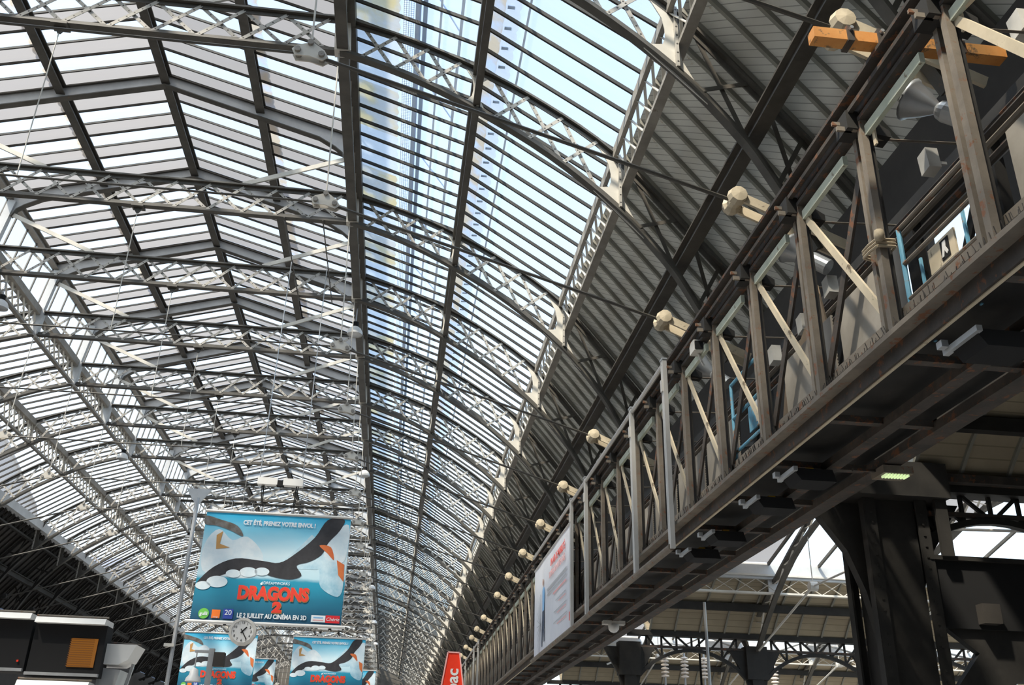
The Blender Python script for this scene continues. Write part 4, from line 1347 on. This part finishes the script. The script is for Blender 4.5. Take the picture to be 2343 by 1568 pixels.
    part('emblem', MB().box((X(.845), yy, z(.945)), (0.38, 0.004, 0.18)), P_WHITE, t)
    part('card_line', MB().box((X(.845), yy - 0.004, z(.935)), (0.26, 0.003, 0.035)), PRINT_B, t)
    part('card_line', MB().box((X(.845), yy - 0.004, z(.958)), (0.28, 0.003, 0.03)), PRINT_P, t)
    part('emblem', MB().box((X(.942), yy, z(.945)), (0.38, 0.004, 0.20)), P_CHER, t)
    text('emblem_text', 'Chérie', t, (X(.942), yy - 0.006, z(.96)), 0.13, P_WHITE, shear=0.2)
    return t
pl0 = poster((-3.50, 27.0, 5.46), 'large blue film poster with red title hanging nearest in the hall')
copy_thing(pl0, (-9.72, 57.0, 6.05), 'small blue film poster partly hidden behind the station clock')
copy_thing(pl0, (-3.66, 56.5, 5.98), 'small blue film poster hanging below the big one, beside the lamp row')
copy_thing(pl0, (-11.6, 83.5, 7.6), 'tiny blue film poster peeping out from behind the clock poster')
copy_thing(pl0, (-3.4, 83.5, 7.0), 'tiny blue film poster edge showing behind the poster by the lamp row')
def winch(xc, y, z, L, zt, label, yo):
    t = thing('hoist_box', (xc, y, z), label, 'hoist', 'white poster hoist boxes')
    for s in (-1, 1):
        part('case', MB().box((s * (L / 4 + 0.04), 0, 0.09), (L / 2 - 0.08, 0.22, 0.20)), WHITE, t)
        part('strap', MB().tube((s * L * 0.36, 0, 0.0), (s * L * 0.33, 0, zt), 0.018, 5), DARK, t)
        part('strap', MB().tube((s * L * 0.40, 0, 0.0), (s * L * 0.35, 0, zt), 0.014, 5), DARK, t)
        part('chain', MB().tube((s * L * 0.47, 0, 0.19), (s * L * 0.44, 0, 16.6 - z), 0.014, 5), STEEL, t)
        part('carrier', MB().box((s * L * 0.44, yo, 16.66 - z), (0.03, 5.4, 0.035)), IRON_D, t)
        part('hook', MB().lathe([(0, -0.1), (0.04, -0.06), (0.05, 0), (0.04, 0.06), (0, 0.1)], (s * L * 0.34, 0, zt + 0.08), (0, 0, 1), 8), STEEL, t)
    part('motor', MB().box((0, 0, 0.05), (0.2, 0.2, 0.16)), DARK, t)
    return t
winch(-3.59, 27.0, 9.28, 1.28, -0.80, 'white twin hoist box above the large poster', 0.12)
winch(-9.64, 57.0, 9.50, 1.34, -0.4, 'white hoist box above the poster behind the clock', 2.3)
winch(-3.72, 56.5, 9.40, 1.34, -0.4, 'white hoist box above the poster by the lamp row', 2.8)

# ------------------------------------------------------------------ clock, lamps, poles, signs
t = thing('station_clock', (-3.86, 25.6, 5.02), 'twelve-sided grey station clock with white dial below the large poster', 'clock')
R = 0.345
ring = [(R * math.sin(2 * math.pi * (k + .5) / 12), R * math.cos(2 * math.pi * (k + .5) / 12)) for k in range(12)]
m = MB()
for k in range(12):
    a, b = ring[k], ring[(k + 1) % 12]
    f = 0.80
    m.quad((a[0], -0.08, a[1]), (b[0], -0.08, b[1]), (b[0] * f, -0.095, b[1] * f), (a[0] * f, -0.095, a[1] * f))
    m.quad((a[0], -0.08, a[1]), (a[0], 0.08, a[1]), (b[0], 0.08, b[1]), (b[0], -0.08, b[1]))
    m.quad((a[0] * f, -0.095, a[1] * f), (b[0] * f, -0.095, b[1] * f), (b[0] * f, -0.07, b[1] * f), (a[0] * f, -0.07, a[1] * f))
part('rim', m, WHITE_D, t)
part('dial', MB().lathe([(0, 0.0), (R * 0.80, 0.0), (R * 0.8, -0.13)], (0, -0.075, 0), (0, -1, 0), 24), WHITE, t)
for k in range(12):
    a = 2 * math.pi * (k + 1) / 12
    text('numeral', str(k + 1), t, (0.215 * math.sin(a), -0.082, 0.215 * math.cos(a) - 0.03), 0.085, DARK)
a = 2 * math.pi * (1 + 25 / 60) / 12
part('hour_hand', MB().beam((-0.05 * math.sin(a), -0.088, -0.05 * math.cos(a)), (0.15 * math.sin(a), -0.088, 0.15 * math.cos(a)), 0.03, 0.006, up=(0, 1, 0)), DARK, t)
a = 2 * math.pi * 24.5 / 60
part('minute_hand', MB().beam((-0.07 * math.sin(a), -0.094, -0.07 * math.cos(a)), (0.23 * math.sin(a), -0.094, 0.23 * math.cos(a)), 0.022, 0.006, up=(0, 1, 0)), DARK, t)
part('bracket', MB().beam((0, 0.05, 0.3), (0.0, 1.5, 0.41), 0.06, 0.06), STEEL, t)
def bell(loc, label, up_=0.5, sc=1.0, arm=0.0):
    t = thing('bell_lamp', loc, label, 'lamp', 'white bell lamps under the lantern edges')
    part('shade', MB().lathe([(0.27 * sc, 0.0), (0.265 * sc, 0.10 * sc), (0.21 * sc, 0.22 * sc), (0.11 * sc, 0.30 * sc), (0.0, 0.31 * sc)], (0, 0, 0), (0, 0, 1), 18), WHITE, t, smooth=True)
    part('lens', MB().lathe([(0.0, -0.03 * sc), (0.16 * sc, -0.02 * sc), (0.265 * sc, 0.02 * sc)], (0, 0, 0), (0, 0, 1), 18), STEEL, t, smooth=True)
    part('ballast', MB().lathe([(0.0, 0.29 * sc), (0.11 * sc, 0.29 * sc), (0.11 * sc, 0.48 * sc), (0, 0.5 * sc)], (0, 0, 0), (0, 0, 1), 12), DARK, t)
    part('stem', MB().path([(0, 0, 0.48 * sc), (0, 0, 0.48 * sc + up_), (arm, 0, 0.48 * sc + up_ + 0.1)], 0.02, 6), STEEL, t)
    return t
for k, y in enumerate((30.26, 47.2, 64.6, 78.5, 96.8, 113.0)):
    bell((XC + 6.2, y, 15.72), 'white bell lamp hanging under the dark lantern girder, %s from the front' % ORD[k])
for k, y in enumerate((30.2, 46.7, 64.0)):
    bell((XC - 5.6, y, 15.72), 'white bell lamp hanging on the departure board side of the lantern, %s from the front' % ORD[k], arm=-0.6)
t = thing('hanging_pole', (-9.0, 41.8, 0), 'tall grey pole hung from the roof beside the large poster', 'pole')
part('pole', MB().tube((0.0, 0, 0.0), (0.0, 0, 12.7), 0.085, 10), STEEL, t)
part('gusset', MB().poly([(-0.55, 13.1), (0.55, 13.1), (0.1, 12.45), (-0.1, 12.45)], 'y', 0, 0.06), IRON_B, t)
part('bulkhead_lamp', MB().box((-0.14, -0.12, 6.5), (0.4, 0.14, 0.12)), WHITE_D, t)
t = thing('lamp_post', (-3.55, 20.0, 0), 'short grey mast with loudspeaker and hanging bell lamp in front of the posters', 'lamp post')
part('mast', MB().box((0.0, 0, 1.97), (0.10, 0.10, 3.94)), STEEL, t)
part('arm', MB().box((-0.14, 0, 3.88), (0.36, 0.06, 0.05)), STEEL, t)
part('loudspeaker', MB().box((0.16, 0.0, 3.74), (0.2, 0.2, 0.26)), WALLD, t)
part('cable', MB().tube((-0.28, 0, 3.88), (-0.28, 0, 3.56), 0.012, 5), STEEL, t)
part('shade', MB().lathe([(0.155, 0.0), (0.14, 0.06), (0.09, 0.12), (0.075, 0.22), (0.0, 0.26)], (-0.28, 0, 3.32), (0, 0, 1), 14), WHITE, t, smooth=True)
# red tapered tobacco sign
t = thing('blade_sign', (0.89, 15.0, 2.45), 'red tapered blade sign with white sideways lettering near the end of the gantry', 'sign')
m = MB().poly([(-0.09, 0.99), (0.085, 0.99), (0.24, 0.0), (0.20, -0.9), (-0.20, -0.9), (-0.24, 0.0)], 'y', 0, 0.22)
part('body', m, RED, t)
m = MB()
ol = [(-0.09, 0.99), (0.085, 0.99), (0.24, 0.0), (0.20, -0.9), (-0.20, -0.9), (-0.24, 0.0)]
for a, b in zip(ol, ol[1:] + ol[:1]):
    m.beam((a[0], -0.115, a[1]), (b[0], -0.115, b[1]), 0.02, 0.012, up=(0, 1, 0))
part('edge_trim', m, PRINT_P, t)
text('lettering', 'tabac', t, (0.075, -0.116, 0.76), 0.24, WHITE, (math.pi / 2, -math.pi / 2, 0), align='RIGHT', bold=0.006)
# departure boards
def board(loc, wd, ht, label, screen, title=None):
    t = thing('departure_board', loc, label, 'display')
    part('case', MB().box((0, 0.12, -ht / 2), (wd, 0.24, ht)), DARK, t)
    part('canopy', MB().poly([(-0.10, 0.0), (0.24, 0.0), (0.24, 0.06), (-0.07, 0.06)], 'x', 0, wd - 0.02), WHITE, t)
    part('canopy_rail', MB().tube((-wd / 2, -0.02, 0.08), (wd / 2, -0.02, 0.08), 0.012, 6), RUST, t)
    if screen:
        x0, x1, z0, z1, mat = screen
        part('screen', MB().box(((x0 + x1) / 2, -0.006, -(z0 + z1) / 2), (x1 - x0, 0.012, z1 - z0)), mat, t)
        n = 13
        for k in range(n):
            part('text_row', MB().box(((x0 + x1) / 2 - 0.02, -0.014, -z0 - (z1 - z0) * (k + 0.5) / n), ((x1 - x0) * 0.92, 0.004, (z1 - z0) / n * 0.42)), P_ROW if mat is SCR_O else P_ROWB, t)
    part('frame', MB().box((0, -0.02, -ht + 0.02), (wd, 0.05, 0.03)), STEEL, t)
    return t
def screen_mat(name, c, e):
    m, t, b = nodes_of(name)
    b.inputs['Base Color'].default_value = (0.02, 0.02, 0.02, 1)
    b.inputs['Emission Color'].default_value = rgba(c)
    b.inputs['Emission Strength'].default_value = e
    b.inputs['Roughness'].default_value = 0.3
    return m
SCR_O = screen_mat('amber_screen', (0.42, 0.15, 0.012), 0.24)
SCR_B = screen_mat('blue_screen', (0.015, 0.04, 0.5), 0.45)
P_ROW = screen_mat('amber_rows', (0.30, 0.10, 0.01), 0.2)
P_ROWB = screen_mat('blue_rows', (0.03, 0.06, 0.55), 0.45)
board((-3.45, 11.0, 3.10), 0.74, 0.53, 'black departure board with a glowing amber screen', (0.03, 0.30, 0.14, 0.43, SCR_O))
t = board((-4.22, 11.0, 3.13), 0.74, 0.53, 'black departure board with a dark screen at the frame edge', None)
part('status_light', MB().box((0.3, -0.012, -0.42), (0.02, 0.01, 0.02)), RED, t)
t = board((-3.50, 11.0, 2.46), 0.74, 0.55, 'lower departure board with a blue screen and white heading', (-0.27, 0.22, 0.12, 0.5, SCR_B))
text('heading', 'Départs Île-de-France', t, (-0.28, -0.012, -0.06), 0.055, WHITE_D, align='LEFT')
t = thing('display_cabinet', (-2.93, 11.3, 2.75), 'white angular side cabinet standing out behind the amber departure board', 'cabinet')
part('hood', MB().poly([(-0.22, 0.18), (0.16, 0.18), (0.09, 0.02), (0.0, -0.03), (-0.22, -0.03)], 'y', 0, 0.4), WHITE, t)
part('side_panel', MB().poly([(-0.2, -0.06), (0.03, -0.08), (-0.02, -0.36), (-0.2, -0.36)], 'y', 0, 0.34), STEEL, t)
part('edge', MB().beam((0.11, 0, 0.0), (0.02, 0, -0.55), 0.03, 0.03), STEEL, t)
part('rail', MB().tube((-0.25, 0, 0.22), (0.16, 0, 0.2), 0.012, 6), RUST_D, t)

# ------------------------------------------------------------------ overhead line gear in the side halls
def insulator(loc, label, n=6):
    t = thing('insulator', loc, label, 'insulator', 'ribbed porcelain insulators in the side hall')
    for k in range(n):
        part('shed', MB().lathe([(0.04, 0), (0.15, 0.03), (0.15, 0.06), (0.05, 0.10)], (0, 0, k * 0.13), (0, 0, 1), 12), PORC, t)
    part('rod', MB().tube((0, 0, -0.3), (0, 0, n * 0.13 + 0.1), 0.04, 6), STEEL, t)
for k, (x, y, z) in enumerate(((10.0, 36.0, 5.4), (10.75, 36.0, 5.4), (11.5, 36.0, 5.4), (14.2, 36.0, 5.2))):
    insulator((x, y, z), 'ribbed pale insulator on the switch frame in the side hall, %s along' % ORD[k])
t = thing('switch_frame', (10.75, 36.2, 4.3), 'grey switchgear frame carrying the porcelain insulators in the side hall', 'frame')
part('beam', MB().box((0.2, 0, 0.7), (2.6, 0.16, 0.18)), STEEL, t)
for x in (-0.6, 0.2, 0.9):
    part('leg', MB().box((x, 0, 0.0), (0.12, 0.12, 1.3)), STEEL, t)
part('rod', MB().tube((-2.9, 0, 1.5), (-0.6, 0, 2.35), 0.035, 6), WHITE_D, t)
part('rod', MB().tube((-0.6, 0, 2.35), (0.9, 0, 2.2), 0.035, 6), WHITE_D, t)
part('sill_beam', MB().box((0.2, 0.1, -0.72), (8.0, 0.25, 0.16)), RUST_D, t)
floodlight((15.2, 24.0, 4.1), (0.75, -0.5, -0.3), 'long grey floodlight slung low in the side hall beyond the column', 2.2)
for k in range(3):
    t = thing('globe_lamp', (16.35 + 0.36 * k, 27.5, 5.80), 'small warm white globe lamp on the valley gutter beyond the column, %s of three' % ORD[k], 'lamp', 'row of three globe lamps')
    part('globe', MB().lathe([(0, 0.15), (0.1, 0.12), (0.15, 0.03), (0.15, 0)], (0, 0, 0), (0, 0, 1), 12), PORC, t, smooth=True)
    part('cap', MB().box((0, 0, -0.02), (0.1, 0.1, 0.04)), DARK, t)
t = thing('signal_gear', (14.9, 18.3, 6.45), 'dark clustered line tension gear against the bright side hall glass', 'machinery')
part('drum', MB().lathe([(0, -0.4), (0.3, -0.36), (0.34, 0.0), (0.28, 0.35), (0, 0.4)], (0, 0, 0), (0.7, 0.3, -0.6), 12), WALLD, t)
part('arm', MB().beam((0.2, 0, 0.35), (-0.5, 0, 0.5), 0.12, 0.1), WALLD, t)
part('arm', MB().beam((0.2, 0, -0.2), (0.8, 0, 0.3), 0.14, 0.1), WALLD, t)
part('rod', MB().tube((-0.3, 0, 0.1), (-1.9, 0, -0.1), 0.035, 6), WHITE_D, t)
t = thing('cabinet', (12.0, 32.0, 3.9), 'beige equipment cabinet standing at the bottom edge below the valley column', 'cabinet')
part('case', MB().box((0, 0, 0), (1.1, 0.7, 0.9)), CREAM, t)
part('vent', MB().box((0.25, -0.36, 0.3), (0.3, 0.02, 0.1)), DARK, t)
for k, (x, y) in enumerate(((6.2, 19.0), (9.5, 30.0))):
    t = thing('hanging_cable', (x, y, 3.0), ['thin grey conduit hanging down below the gantry', 'thin dark cable sagging in the side hall'][k], 'cable')
    part('cable', MB().tube((0, 0, -3.0), (-0.05, 0, 2.1 if k == 0 else 4.4), 0.03 if k == 0 else 0.035, 6), STEEL if k == 0 else DARK, t)
